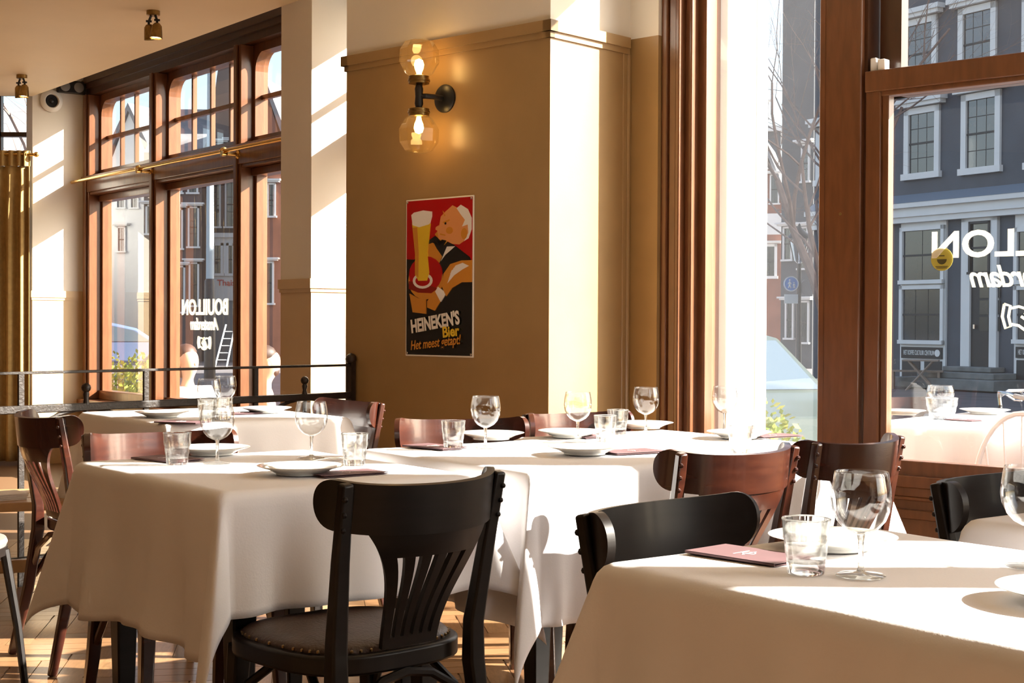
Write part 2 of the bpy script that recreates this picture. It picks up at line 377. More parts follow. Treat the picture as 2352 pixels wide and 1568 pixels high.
MB().box(2.5, 2.66, -.06, .14, 0, 3.25).build('corner_post', M_frame, W3)
# white alarm contact on the meeting rail
m = MB().box(1.055, 1.085, -.02, .02, 2.205, 2.265).box(1.093, 1.128, -.025, .02, 2.205, 2.255)
m.build('window_contact', mat('white plastic', (.85, .85, .84), .35), W3, bevel=.006)

M_let = bpy.data.materials.new('cream vinyl lettering'); M_let.use_nodes = True
_n = M_let.node_tree.nodes; _b = _n['Principled BSDF']; _b.inputs['Base Color'].default_value = (.88, .85, .72, 1); _b.inputs['Roughness'].default_value = .6
_t = _n.new('ShaderNodeBsdfTranslucent'); _t.inputs[0].default_value = (.95, .92, .8, 1); _x = _n.new('ShaderNodeMixShader'); _x.inputs[0].default_value = .6
M_let.node_tree.links.new(_b.outputs[0], _x.inputs[1]); M_let.node_tree.links.new(_t.outputs[0], _x.inputs[2]); M_let.node_tree.links.new(_x.outputs[0], _n['Material Output'].inputs[0])
def emblem(parent, x, y, z, s):           # two clasped hands, drawn in outline
    m = MB()
    def P(pts, r=.012): m.tube([(x + p[0]*s, y, z + p[1]*s) for p in pts], r*s*1.6, 5)
    for q in (-1, 1):
        P([(q*.95, .42), (q*1.02, 0), (q*.9, -.40), (q*.72, -.33), (q*.8, 0), (q*.74, .36), (q*.95, .42)], .03)
        P([(q*.72, .28), (q*.45, .34), (q*.2, .26), (0, .36), (-q*.2, .26)], .03)
        P([(q*.72, -.25), (q*.45, -.30), (q*.25, -.44), (q*.02, -.48)], .03)
    P([(-.1, .2), (.15, .05), (.32, -.2), (.2, -.38)], .03); P([(-.25, .12), (-.05, 0), (.12, -.2), (.05, -.44)], .03)
    P([(-.36, 0), (-.2, -.1), (-.05, -.28), (-.12, -.44)], .03); P([(.05, .3), (.0, .15), (-.15, .05)], .03)
    return m.build('emblem', M_let, parent)
cx = 1.765
link('lettering', text_mesh('BOUILLON', .152, M_let, 'lettering', .0035, 0, .0005, 1.02, True, 1.16), ls, (cx, .009, 1.402))
link('lettering', text_mesh('Amsterdam', .125, M_let, 'lettering', .0022, .32, .0005, .93, True, .92), ls, (cx, .009, 1.277))
emblem(ls, cx, .009, 1.155, .12)
# round yellow sticker under the letters
p0 = WR.on(2163, 595, .012)
st = MB().lathe([(1e-5, 0), (.049, 0), (.049, .001), (1e-5, .001)], 24, (0, 0, 0), 'y').build('sticker', mat('yellow sticker', (.50, .42, .06), .5), ls, (p0[0], .0135, p0[1]))
MB().prism([(.022*cos(pi+t*pi/8), .022*sin(pi+t*pi/8)) for t in range(9)], -.001, -.0003).box(-.012, .012, -.001, -.0003, .012, .016).box(-.028, .028, -.001, -.0003, -.032, -.029).box(-.024, .024, -.001, -.0003, -.038, -.035).build('smile_print', mat('dark print', (.08, .07, .02), .5), st)
# lettering on the middle pane of the left window
lo2 = [o for o in kids(W1) if o.name.startswith('lower_sash')][1]
q0 = L.on(528, 705, GY); q1 = L.on(415, 705, GY); cxl = (q0[0]+q1[0])/2; wl = abs(q0[0]-q1[0])
link('lettering', text_mesh('BOUILLON', .152, M_let, 'lettering', .0035, 0, .0005, 1.02, True, wl/.80), lo2, (cxl, GY-.004, L.on(470, 722, GY)[1]))
link('lettering', text_mesh('Amsterdam', .12, M_let, 'lettering', .0022, .32, .0005, .93, True, .82), lo2, (cxl, GY-.004, L.on(470, 757, GY)[1]))
emblem(lo2, cxl, GY-.004, L.on(467, 787, GY)[1], .10)

# window bays towards the camera, out of view on the right
W4 = thing('window_4', 'row of shop windows beyond the right edge of view', None, (2.7, 0, 0), 0, kind='structure')
MB().box(0, .18, -2.5, 5.3, 0, SR).build('wall_below', M_beige, W4); MB().box(0, .18, -2.5, 5.3, 3.0, 3.25).build('wall_above', M_white, W4)
for y0, y1 in ((5.21, 5.31), (3.665, 3.90), (2.40, 3.43), (1.97, 2.145), (-2.5, .1)):
    MB().box(0, .18, y0, y1, SR, 3.0).build('pier', M_frame, W4)
for y0, y1 in ((3.90, 5.21), (3.43, 3.665), (2.145, 2.4), (.1, 1.97)):
    MB().add([(.1, y0, SR), (.1, y1, SR), (.1, y1, 3.0), (.1, y0, 3.0)], [(0, 1, 2, 3)]).build('pane', M_panel, W4)

# ================================================================ things on walls and ceiling
# wall lamp
lx, lz = .685, 2.20
wl = thing('wall_lamp', 'black and brass wall lamp with two amber glass globes', 'lamp', A.w(lx, 0, lz), radians(A.deg)); wl.scale = (.8, .8, .8)
MB().lathe([(1e-5, 0), (.085, 0), (.085, -.012), (.07, -.024), (.03, -.03), (1e-5, -.03)], 32, (.05, 0, 0), 'y').build('backplate', M_blackmetal, wl)
GX, GYl = -.005, -.17
MB().tube([(.05, -.02, 0), (.05, -.1, 0), (.03, -.15, 0), (GX, GYl, 0)], .016, 10).lathe([(.018, -.07), (.026, -.045), (.022, 0), (.026, .045), (.018, .07)], 16, (GX, GYl, 0)).build('arm', M_blackmetal, wl)
M_amber = pane_mat('textured amber glass', (.99, .94, .80), 1.5, haze=.03, gain=1.6, rough=.06)
_t = [n for n in M_amber.node_tree.nodes if n.type == 'BSDF_TRANSLUCENT'][0]; _t.inputs[0].default_value = (1, .8, .45, 1)
M_bulb = emit('bulb filament glow', (1, .62, .22), 25)
for s in (1, -1):
    def lz_(p): return [(r, s*z) for r, z in p]
    MB().lathe(lz_([(.02, .065), (.062, .075), (.062, .088), (.067, .09), (.067, .10), (.062, .102), (.062, .118), (.056, .122), (1e-5, .122)]), 24, (GX, GYl, 0)).build('collar', M_abrass, wl)
    prof = [(.058, .115), (.085, .135), (.122, .20), (.118, .275), (.085, .325), (.045, .338), (1e-5, .34)]
    sh = MB().lathe(lz_(prof), 9, (GX, GYl, 0)).build('glass_globe', M_amber, wl, smooth=25)
    bu = MB().lathe(lz_([(1e-5, .12), (.014, .125), (.016, .14), (.026, .165), (.03, .19), (.022, .215), (1e-5, .225)]), 14, (GX, GYl, 0)).build('bulb', M_bulb, wl)
    pdl = bpy.data.lights.new('bulb light', 'POINT'); pdl.energy = .7; pdl.color = (1, .55, .2); pdl.shadow_soft_size = .03
    po_ = bpy.data.objects.new('bulb_light', pdl); COL.objects.link(po_); po_.parent = wl; po_.location = (GX, GYl-.0, s*.18 + s*.06)

# enamel beer sign
pw, ph = .467, .772
ps = thing('enamel_sign', 'red and black enamel beer sign with a waiter and tall glass', 'sign', A.w(.458, 0, .953), radians(A.deg))
def fm(n, c, r=.18): return mat(n, c, r, coat=.4)
pred, pblk, pwht, pyel, porg, pskin = fm('enamel red', (.42, .004, .006)), fm('enamel black', (.008, .009, .009)), fm('enamel white', (.80, .76, .70)), fm('enamel yellow', (.75, .50, .03)), fm('enamel orange', (.60, .24, .03)), fm('enamel skin', (.72, .30, .10))
MB().box(0, pw, -.008, 0, 0, ph).build('border', pwht, ps, bevel=.003)
LY = [0]
def flat(name, m, pts):                   # painted shape: outline in fractions of the sign (origin lower left)
    LY[0] += 1; d = .008 + .00025*LY[0]
    return MB().prism([(x*pw, z*ph) for x, z in pts], -d, -.0075).build(name, m, ps, smooth=0)
def ell(cx_, cz_, rx, rz, n=20, a0=0, a1=2*pi): return [(cx_ + rx*cos(a0+(a1-a0)*i/n), cz_ + rz*sin(a0+(a1-a0)*i/n)) for i in range(n + (a1-a0 < 6))]
flat('painted_ground', pblk, [(.015, .01), (.985, .01), (.985, .99), (.015, .99)])
flat('painted_ground', pred, [(.015, .62), (.985, .58), (.985, .99), (.015, .99)])
flat('jacket', pblk, [(.03, .55), (.30, .72), (.44, .76), (.72, .70), (.95, .62), (.985, .58), (.985, .30), (.3, .30), (.03, .4)])
flat('shirt_front', porg, [(.28, .70), (.42, .72), (.47, .68), (.55, .63), (.50, .58), (.34, .60), (.22, .62)])
flat('collar', porg, [(.44, .77), (.52, .73), (.58, .70), (.66, .735), (.72, .70), (.62, .78), (.5, .80)])
flat('lapel', pwht, [(.53, .60), (.62, .69), (.74, .69), (.60, .64)])
flat('bow_tie', pblk, [(.40, .72), (.48, .73), (.54, .66), (.56, .69), (.62, .73), (.55, .74), (.50, .70), (.42, .74)])
flat('head', pskin, [(.50, .74), (.48, .79), (.51, .83), (.53, .88), (.60, .91), (.70, .945), (.80, .92), (.90, .90), (.95, .85), (.95, .78), (.90, .73), (.80, .70), (.70, .705), (.60, .73)])
flat('hair', pwht, [(.76, .925), (.82, .945), (.92, .915), (.975, .86), (.975, .79), (.93, .735), (.87, .72), (.93, .77), (.92, .82), (.84, .81), (.88, .85), (.82, .885)])
flat('ear', porg, ell(.87, .765, .045, .035)); flat('brow', porg, [(.56, .845), (.66, .86), (.66, .85), (.57, .835)]); flat('mouth', porg, [(.52, .775), (.60, .765), (.6, .757), (.52, .765)])
flat('eye', pblk, ell(.60, .835, .014, .008, 10)); flat('nose', pskin, [(.49, .79), (.455, .80), (.46, .815), (.50, .825)]); flat('cheek', porg, ell(.66, .79, .05, .022)); flat('pencil', porg, [(.56, .915), (.60, .885), (.585, .88)])
flat('tray', porg, ell(.31, .485, .26, .125)); flat('tray', pred, ell(.31, .52, .25, .115)); flat('tray', fm('enamel dark red', (.22, .01, .006)), [(.06, .48), (.06, .43), (.2, .405), (.40, .40), (.5, .43), (.3, .46)])
flat('coaster', pwht, ell(.27, .48, .15, .05)); flat('coaster', pred, ell(.27, .48, .11, .034))
flat('hand', porg, [(.07, .40), (.2, .37), (.32, .36), (.32, .27), (.12, .28)]); flat('hand', porg, [(.34, .35), (.45, .41), (.55, .36), (.45, .29), (.34, .31)])
flat('cuff', pwht, [(.46, .41), (.50, .44), (.62, .40), (.54, .345)])
flat('sleeve', porg, [(.56, .44), (.58, .52), (.68, .58), (.84, .60), (.985, .60), (.985, .465), (.84, .465), (.70, .43), (.62, .38)])
for k in range(3): flat('napkin', pwht, [(.64+.02*k, .46+.03*k), (.70+.03*k, .54+.015*k), (.80+.03*k, .565+.01*k), (.95, .565), (.86, .545), (.74+.03*k, .51+.01*k)][0:6])
flat('beer_glass', pyel, [(.11, .85), (.16, .65), (.16, .52), (.21, .48), (.34, .48), (.37, .53), (.34, .66), (.38, .84)])
flat('beer_shade', porg, [(.12, .82), (.165, .65), (.165, .52), (.21, .50), (.215, .66), (.19, .82)])
flat('foam', pwht, [(.10, .90), (.14, .915), (.28, .925), (.40, .915), (.40, .885), (.37, .835), (.22, .82), (.12, .835)])
def ptxt(txt, m, size, x, z, off=0, shear=0, rot=0, sx=1.0):
    LY[0] += 1
    link('lettering', text_mesh(txt, size, m, 'lettering', off, shear, .0004, 1.0, False, sx), ps, (x*pw, -.0095 - .00025*LY[0], z*ph), (0, -rot, 0))
ptxt("HEINEKEN'S", pwht, .088, .47, .180, .0035, 0, .14, .72); ptxt('Bier', pyel, .072, .70, .130, .0022, 0, .1, .95); ptxt('Het meest getapt!', porg, .064, .47, .062, .0010, .28, .10, .74)
for x, z in ((.03, .02), (.97, .02), (.03, .98), (.97, .98)): MB().ball((x*pw, -.011, z*ph), .006, 8, (1, .5, 1)).build('screw', M_steel, ps)

# ceiling spotlights
def spotlight(loc, label, rot):
    t = thing('ceiling_spotlight', label, 'spotlight', loc, rot, 'twin ceiling spotlights')
    MB().lathe([(1e-5, 0), (.052, 0), (.052, -.034), (.046, -.038), (1e-5, -.038)], 24).build('base', M_abrass, t)
    for i, (dx, dy, tl) in enumerate(((-.035, .04, .10), (.03, -.02, -.06))):
        a = MB().tube([(dx*.5, dy*.5, -.035), (dx, dy, -.075), (dx, dy, -.10)], .010, 8).box(dx-.022, dx+.022, dy-.012, dy+.012, -.082, -.068).build('stem', M_blackmetal, t)
        hd = MB().lathe([(1e-5, 0), (.022, 0), (.038, -.02), (.044, -.06), (.05, -.118), (.046, -.118), (.04, -.06), (.03, -.03), (1e-5, -.028)], 20).build('head', M_abrass, t, (dx, dy, -.10), (tl, -tl*1.2, 0))
        MB().lathe([(1e-5, -.105), (.044, -.105)], 18).build('lens', M_lens if i else M_lensoff, hd)
    ld = bpy.data.lights.new('spot beam', 'SPOT'); ld.energy = 8; ld.color = (1, .72, .42); ld.spot_size = radians(100); ld.spot_blend = .8; ld.shadow_soft_size = .04
    lo_ = bpy.data.objects.new('spot_beam', ld); COL.objects.link(lo_); lo_.parent = t; lo_.location = (.03, -.02, -.24)
    t.scale = (.72, .72, .72); return t
M_lens = emit('lit spot lens', (1, .82, .5), 12); M_lensoff = mat('frosted lens', (.5, .42, .3), .3)
p = atz(352, 25, CZ); spotlight((p.x, p.y, CZ), 'larger twin brass ceiling spotlight, nearer the camera', .2)
p = atz(50, 172, CZ); spotlight((p.x, p.y, CZ), 'smaller twin brass ceiling spotlight above the curtain', .2)
FILL_SPOTS = [(-2.2, 2.2), (-.3, 1.2), (-4.2, 3.5), (-2.0, -.6), (.9, -.6), (-4.4, .4), (-4.4, 7.0)]  # unseen spotlights added as warm fill for the room
for k, (x, y) in enumerate(FILL_SPOTS):
    spotlight((x, y, CZ), 'added warm fill spotlight outside the view, %s' % ['over the front left tables', 'just above the camera', 'over the left aisle', 'behind the camera', 'behind the camera to the right', 'far left behind the camera', 'left of the dining tables'][k], .3*k)

# round air vent and small loudspeaker on the left pier
v = L.w(-3.255, -.29, 2.835)
t = thing('air_vent', 'round white air vent with a dark centre on the left pier', 'vent', v, radians(L.deg))
MB().lathe([(.05, 0), (.088, 0), (.088, .012), (.078, .022), (.056, .028), (.05, .018)], 32, (0, 0, 0), 'x', True).build('ring', mat('white enamel', (.82, .80, .74), .35), t)
MB().lathe([(1e-5, .012), (.052, .012)], 24, (0, 0, 0), 'x').build('dark_cone', M_dark, t)
MB().ball((.012, 0, 0), .02, 12, (.6, 1, 1)).build('hub', M_blackmetal, t)
v = L.w(-3.255, -.14, 2.955); t = thing('loudspeaker', 'small black loudspeaker tucked under the ceiling beside the window', 'loudspeaker', v, radians(L.deg))
MB().box(0, .05, -.11, .11, -.05, .05).build('box', M_blackmetal, t, bevel=.006); 
for yy in (-.055, .055): MB().lathe([(1e-5, .056), (.03, .056), (.04, .05)], 16, (0, yy, 0), 'x').build('driver', mat('grey cone', (.2, .2, .2), .5), t)

# brass curtain rod across the left window
t = thing('curtain_rod', 'long brass curtain rod across the left window', 'curtain rod', L.w(0, 0), radians(L.deg))
ry, rz = -.12, 2.212
MB().tube([(-3.40, ry, rz), (.815, ry, rz)], .0135, 12).build('rod', M_brass, t)
MB().lathe([(1e-5, -.05), (.012, -.045), (.022, -.02), (.026, 0), (.018, .02), (.02, .03), (.013, .04)], 16, (-3.41, ry, rz), 'x').build('finial', M_brass, t)
for x in (-1.93, -.55, .78):
    b = MB().lathe([(.03, .0), (.03, -.01), (.014, -.018), (.011, -.08), (.018, -.09), (.018, -.12)], 14, (x+.03, -.03, rz-.02), 'y').build('bracket', M_brass, t)
    MB().lathe([(.014, -.018), (.024, -.012), (.026, 0), (.024, .012), (.014, .018)], 16, (x+.0, ry, rz), 'x').build('ring', M_brass, b)

# ochre curtain at the far left
def curtain(x0, x1, y, z0, z1):
    m = MB(); nu, nz = 220, 26; g = []
    for j in range(nz+1):
        z = z0 + (z1-z0)*j/nz; tt = (z1-z)/(z1-z0)
        amp = .012 + .016*min(1, tt*6) if z1 - z0 > .5 else .017
        fr = 1 if tt > .06 else 2
        for i in range(nu+1):
            u = i/nu; x = x0 + (x1-x0)*u
            ph = u*2*pi*(x1-x0)/.085
            g.append((x + .01*sin(ph*.37), y + amp*sin(ph*(1 if z1 - z0 > .5 else 1.5) + .5*sin(ph*.31)) , z))
    for j in range(nz):
        for i in range(nu): k = j*(nu+1)+i; m.f.append((k, k+1, k+nu+2, k+nu+1))
    m.v = g; return m
t = thing('curtain', 'ochre pleated curtain hanging at the far left window', 'curtain', (-4.3, 11.28, .03))
o = curtain(-.75, .58, 0, 0, 2.28).build('drape', M_curt, t); o.modifiers.new('thick', 'SOLIDIFY').thickness = .004
o = curtain(-.75, .58, 0, 2.28, 2.40).build('pleated_heading', M_curt, t); o.modifiers.new('thick', 'SOLIDIFY').thickness = .006
t = thing('curtain_pole', 'thin brass pole carrying the ochre curtain', 'curtain pole', (-4.3, 11.28, 2.40)); 
MB().tube([(-1.2, 0, .0), (.62, 0, .0)], .012, 10).build('pole', M_brass, t); MB().ball((.62, 0, 0), .022).build('finial', M_brass, t)
for k in range(12): MB().lathe([(.015, -.003), (.022, -.003), (.022, .003), (.015, .003)], 14, (-.72+k*.115, 0, 0), 'x', True).build('ring', M_brass, t)

# wrought iron railing
RA, RB = Vector((-2.36, 5.80, 0)), Vector((-.815, 7.49, 0)); RL = (RB-RA).length; RT = atan2((RB-RA).y, (RB-RA).x)
t = thing('railing', 'wrought iron railing with ball finials behind the rear table', 'railing', RA, RT)
MB().box(0, RL, -.008, .008, .893, .905).build('top_rail', M_iron, t, bevel=.002)
MB().box(0, RL, -.014, .014, .728, .762).build('lower_rail', M_iron, t, bevel=.004)
MB().box(0, RL, -.012, .012, .10, .125).build('lower_rail', M_iron, t, bevel=.004)
def rs(px): # distance along the railing seen at px
    d = ray(px, 850); dx, dy = (RB-RA).normalized().x, (RB-RA).normalized().y
    det = d.x*(-dy) - d.y*(-dx); tt = (RA.x*(-dy) - RA.y*(-dx))/det; q = Vector((d.x*tt, d.y*tt, 0)); return (q-RA).dot((RB-RA).normalized())
for px in (48, 335, 587): s = rs(px); MB().box(s-.012, s+.012, -.007, .007, .0, .90).build('baluster', M_iron, t)
MB().box(RL-.03, RL+.0, -.02, .02, 0, .93).ball((RL-.015, 0, .93), .03).build('end_post', M_iron, t)
for px in (198, 700):
    s = rs(px); MB().tube([(s, 0, .755), (s, 0, .78), (s, 0, .80), (s, 0, .815)], [.016, .010, .014, .008], 10).ball((s, 0, .828), .021).build('ball_finial', M_iron, t)
    for q in (-1, 1):
        MB().tube([(s+q*.30*sin(a), 0, .735-.16*(1-cos(a))*1.2) for a in [k*pi/20 for k in range(11)]], .009, 6).build('scroll', M_iron, t)
    MB().tube([(s, 0, .10), (s, 0, .74)], .012, 8).build('baluster', M_iron, t)

# ================================================================ chairs
def rail_curve(th, z):                    # plan of the bent back, leaning with height
    return (.213*sin(th), -.125 - .152*cos(th) - .12*(z-.46))
def shell(fn, nu, nv, th):                # solid sheet of thickness th around fn(u,v)->Vector, u, v in 0..1
    P = [[fn(i/nu, j/nv) for i in range(nu+1)] for j in range(nv+1)]; m = MB()
    def nrm(j, i):
        a = P[j][min(i+1, nu)] - P[j][max(i-1, 0)]; b = P[min(j+1, nv)][i] - P[max(j-1, 0)][i]; n = a.cross(b)
        return n.normalized() if n.length > 1e-12 else Vector((0, -1, 0))
    N = [[nrm(j, i) for i in range(nu+1)] for j in range(nv+1)]; w = nu+1; k = w*(nv+1)
    m.v = [tuple(P[j][i] + N[j][i]*th/2) for j in range(nv+1) for i in range(w)] + [tuple(P[j][i] - N[j][i]*th/2) for j in range(nv+1) for i in range(w)]
    for j in range(nv):
        for i in range(nu): a = j*w+i; m.f += [(a, a+1, a+w+1, a+w), (k+a+w, k+a+w+1, k+a+1, k+a)]
    for i in range(nu): m.f += [(i, k+i, k+i+1, i+1), (nv*w+i+1, k+nv*w+i+1, k+nv*w+i, nv*w+i)]
    for j in range(nv): a, b = j*w, (j+1)*w; m.f += [(a, b, k+b, k+a), (a+nu, k+a+nu, k+b+nu, b+nu)]
    return m
def rail_pt(u, v):
    s = sin(pi/2*(2*u-1)); th = s*radians(80); e = max(0, (abs(s)-.80)/.20); h = .047*sqrt(max(0, 1-e*e))+.0015
    zc = .756 + .030*s*s + .004*cos(pi*s); z = zc + (2*v-1)*h
    x, y = rail_curve(th, z); return Vector((x, y, z))
def splat_w(z): t = max(0, min(1, (z-.46)/.27)); return .068 + .085*t**2.3
def splat_pt(x, z):
    t = max(0, min(1, (z-.46)/.27)); th = math.asin(max(-1, min(1, x/.213))); xx, yy = rail_curve(th, z)
    y0 = -.205 - .12*(z-.46)*.4; tt = t*t*(3-2*t); return Vector((x, y0*(1-tt) + yy*tt, z))
def sweep_rect(mb, pts, ws, hs, up=(0, 1, 0)):
    pts = [Vector(p) for p in pts]; n = len(pts); v = []
    for i, p in enumerate(pts):
        T = (pts[min(i+1, n-1)] - pts[max(i-1, 0)]).normalized(); u = Vector(up); u = (u - T*u.dot(T)).normalized(); w = T.cross(u)
        v += [p + u*hs[i]*a + w*ws[i]*b for a, b in ((-1, -1), (1, -1), (1, 1), (-1, 1))]
    f = [(0, 3, 2, 1), tuple(range(4*n-4, 4*n))]
    for i in range(n-1):
        for k in range(4): f.append((i*4+k, i*4+(k+1) % 4, i*4+4+(k+1) % 4, i*4+4+k))
    return mb.add(v, f)
def seat_outline(n=40, g=0):
    o = []
    for i in range(n):
        a = 2*pi*i/n; c, s = cos(a), sin(a); k = 3.2
        x = (abs(c)**(2/k))*(1 if c > 0 else -1); y = (abs(s)**(2/k))*(1 if s > 0 else -1)
        o.append(((.212+g)*x*(1 + .06*y), (.205+g)*y))
    return o
def make_chair(wood):
    t = thing('bistro_chair', 'x', 'chair', group='bentwood bistro chairs')
    shell(rail_pt, 44, 8, .016).build('backrest', wood, t, smooth=50, bevel=.003)
    z0, z1, z2, z3 = .475, .497, .668, .745
    def band(za, zb): return lambda u, v: splat_pt((2*u-1)*splat_w(za+(zb-za)*v), za+(zb-za)*v)
    sp = shell(band(z2, z3), 16, 8, .011).build('splat', wood, t, smooth=50)
    shell(band(z0, z1), 8, 3, .011).build('splat', wood, t, smooth=50)
    N = 6; gap = .40
    for k in range(N):
        fa, fb = -1 + 2*k/N + (gap/N if k else 0), -1 + 2*(k+1)/N - (gap/N if k < N-1 else 0)
        shell(lambda u, v: (lambda z: splat_pt((fa + (fb-fa)*u)*splat_w(z), z))(z1 + (z2-z1)*v), 2, 12, .011).build('slat', wood, t, smooth=50)
    for s in (-1, 1):
        lg = MB(); sweep_rect(lg, [(s*.192, -.285, 0), (s*.180, -.235, .22), (s*.172, -.205, .42), (s*.172, -.205, .50), (s*.182, -.232, .66), (s*.190, -.262, .815)], [.012, .016, .019, .018, .016, .013], [.013, .016, .018, .016, .0125, .011])
        lg = lg.build('leg', wood, t, bevel=.005)
        for z in (.725, .755, .785):
            f = (z-.66)/.155; x = s*(.182+.008*f); y = -.232-.030*f
            MB().ball((x + s*.008, y-.0125, z), .006, 8).build('bolt', wood, lg)
        f = MB(); sweep_rect(f, [(s*.188, .185, 0), (s*.178, .170, .22), (s*.168, .158, .44)], [.011, .016, .02], [.011, .016, .02]); f.build('leg', wood, t, bevel=.005)
        MB().tube([(s*.183, .170, .26), (s*.172, .12, .36), (s*.15, .03, .425), (s*.13, -.02, .432)], .010, 8).build('brace', wood, t)
        MB().tube([(s*.178, -.215, .26), (s*.165, -.15, .36), (s*.14, -.06, .425), (s*.13, -.02, .432)], .010, 8).build('brace', wood, t)
    MB().tube([(-.178, -.222, .28), (-.14, -.215, .36), (-.06, -.205, .41), (0, -.203, .42), (.06, -.205, .41), (.14, -.215, .36), (.178, -.222, .28)], .010, 8).build('brace', wood, t)
    MB().prism(seat_outline(), .425, .465, 'z').build('seat_frame', wood, t, bevel=.006)
    so_ = seat_outline(40, -.018); m = MB(); n = len(so_); rings = [(1, .465), (1, .472), (.96, .480), (.8, .486), (.4, .489), (.02, .490)]
    for k, z in rings: m.v += [(x*k, y*k, z) for x, y in so_]
    for j in range(len(rings)-1):
        for i in range(n): m.f.append((j*n+i, j*n+(i+1) % n, (j+1)*n+(i+1) % n, (j+1)*n+i))
    st_ = m.build('seat_cushion', M_leather, t, smooth=60)
    nl = MB()
    for i in range(52):
        a = i/52*40; i0 = int(a) % 40; i1 = (i0+1) % 40; f = a-int(a); x = so_[i0][0]*(1-f)+so_[i1][0]*f; y = so_[i0][1]*(1-f)+so_[i1][1]*f
        nl.ball((x*1.0, y*1.0, .470), .0042, 6)
    tag(nl.build('nail_trim', M_brassnail, st_), kind='stuff')
    return t
proto = {}
def place_chair(c, f, label, wood=M_chair):
    f = Vector((f[0], f[1], 0)).normalized(); loc = Vector((c[0], c[1], 0)) + f*.20; rz_ = atan2(-f.x, f.y)
    if wood.name not in proto:
        o = make_chair(wood); proto[wood.name] = o; o.location = loc; o.rotation_euler = (0, 0, rz_); o['label'] = label; return o
    return dup(proto[wood.name], label, loc, rz_)
place_chair((-.21, 2.92), (-.66, .75), 'black wooden chair seen from behind at the front left table', M_black)
place_chair((-1.49, 4.78), (.80, .60), 'dark chair at the far left edge, turned sideways, red-lit post')
place_chair((-.95, 3.97), (.55, -.83), 'chair with sun-glossed red backrest behind the front left table')
place_chair((-.655, 5.62), (-.80, -.60), 'dark chair beneath the sign, right of the rear table')
place_chair((-.155, 4.58), (.25, -.97), 'chair with glossy red backrest behind the middle table, left one')
place_chair((.24, 4.93), (.55, -.83), 'chair behind the middle tables, against the ochre wall corner')
place_chair((.29, 2.43), (.74, -.67), 'dark chair at the left end of the front right table', M_black)
place_chair((.52, 3.60), (-.58, .81), 'chair with orange-brown sunlit back between the middle and front right tables')
place_chair((.885, 3.92), (-.67, .74), 'dark chair right of the orange-lit one, in front of the post')
p_ = atz(2140, 1095, .80); q_ = atz(2352, 1060, .80)
place_chair((1.0, 2.90), (.70, -.71), 'dark chair at the right edge, below the shop lettering', M_black)

# ================================================================ tables and cloths
TA, TB = Vector((-.6, .8, 0)), Vector((.8, .6, 0)); TROT = atan2(.6, .8); TZ = .765
def cloth_mesh(w, d, drops, seed):
    rnd = random.Random(seed); x0, x1, y0, y1 = drops; R = .022; st = .0175
    def fold(s):
        if s <= 0: return 0, 0
        q = R*pi/2
        return (R*sin(s/R), R*(1-cos(s/R))) if s < q else (R, R + s - q)
    us = sorted(set([-x0 + i*(w+x0+x1)/round((w+x0+x1)/st) for i in range(round((w+x0+x1)/st)+1)])); vs = [-y0 + i*(d+y0+y1)/round((d+y0+y1)/st) for i in range(round((d+y0+y1)/st)+1)]
    ph = [rnd.random()*6.28 for _ in range(12)]; lam = [rnd.uniform(.22, .34) for _ in range(4)]; kf = [rnd.uniform(.26, .42) for _ in range(4)]; sw = [rnd.uniform(-.35, .35) for _ in range(4)]
    m = MB()
    for v in vs:
        for u in us:
            ox, sx = (-u, -1) if u < 0 else ((u-w, 1) if u > w else (0, 0)); oy, sy = (-v, -1) if v < 0 else ((v-d, 1) if v > d else (0, 0))
            cu, cv = min(max(u, 0), w), min(max(v, 0), d)
            if ox and oy:
                ci = (sx > 0) + 2*(sy > 0); r = hypot(ox, oy); fi = atan2(oy, ox); hz, dz = fold(r); s2 = sin(2*fi)
                fin = kf[ci]*s2**1.5; hz += dz*(.05 + fin*.9); z = dz*sqrt(max(.3, 1-(fin*.9)**2))
                a = fi + sw[ci]*s2*1.2 + .5*sin(4*fi)*.3; a = max(0, min(pi/2, a))
                p = (cu + sx*cos(a)*hz, cv + sy*sin(a)*hz, -z)
            elif ox or oy:
                s = ox or oy; hz, dz = fold(s); al, ln, k = (cv, d, 0 if sx < 0 else 1) if ox else (cu, w, 2 if sy < 0 else 3)
                env = min(1, al/.12, (ln-al)/.12); env = max(0, env)
                wv = env*dz*(.045*sin(2*pi*al/lam[k]+ph[k]) + .03*sin(2*pi*al/(lam[k]*.53)+ph[k+4]) + .02*sin(2*pi*al/.9+ph[k+8]))
                hz += dz*.05 + wv + .012*env*sin(dz*9+ph[k]+al*5)*dz*3
                zz = dz + env*dz*.03*sin(al*9+ph[k])
                p = (cu + sx*hz, cv, -zz) if ox else (cu, cv + sy*hz, -zz)
            else:
                p = (u, v, .0006*sin(u*23+ph[0])*sin(v*19+ph[1]))
            m.v.append(p)
    n = len(us)
    for j in range(len(vs)-1):
        for i in range(n-1): k = j*n+i; m.f.append((k, k+1, k+n+1, k+n))
    return m
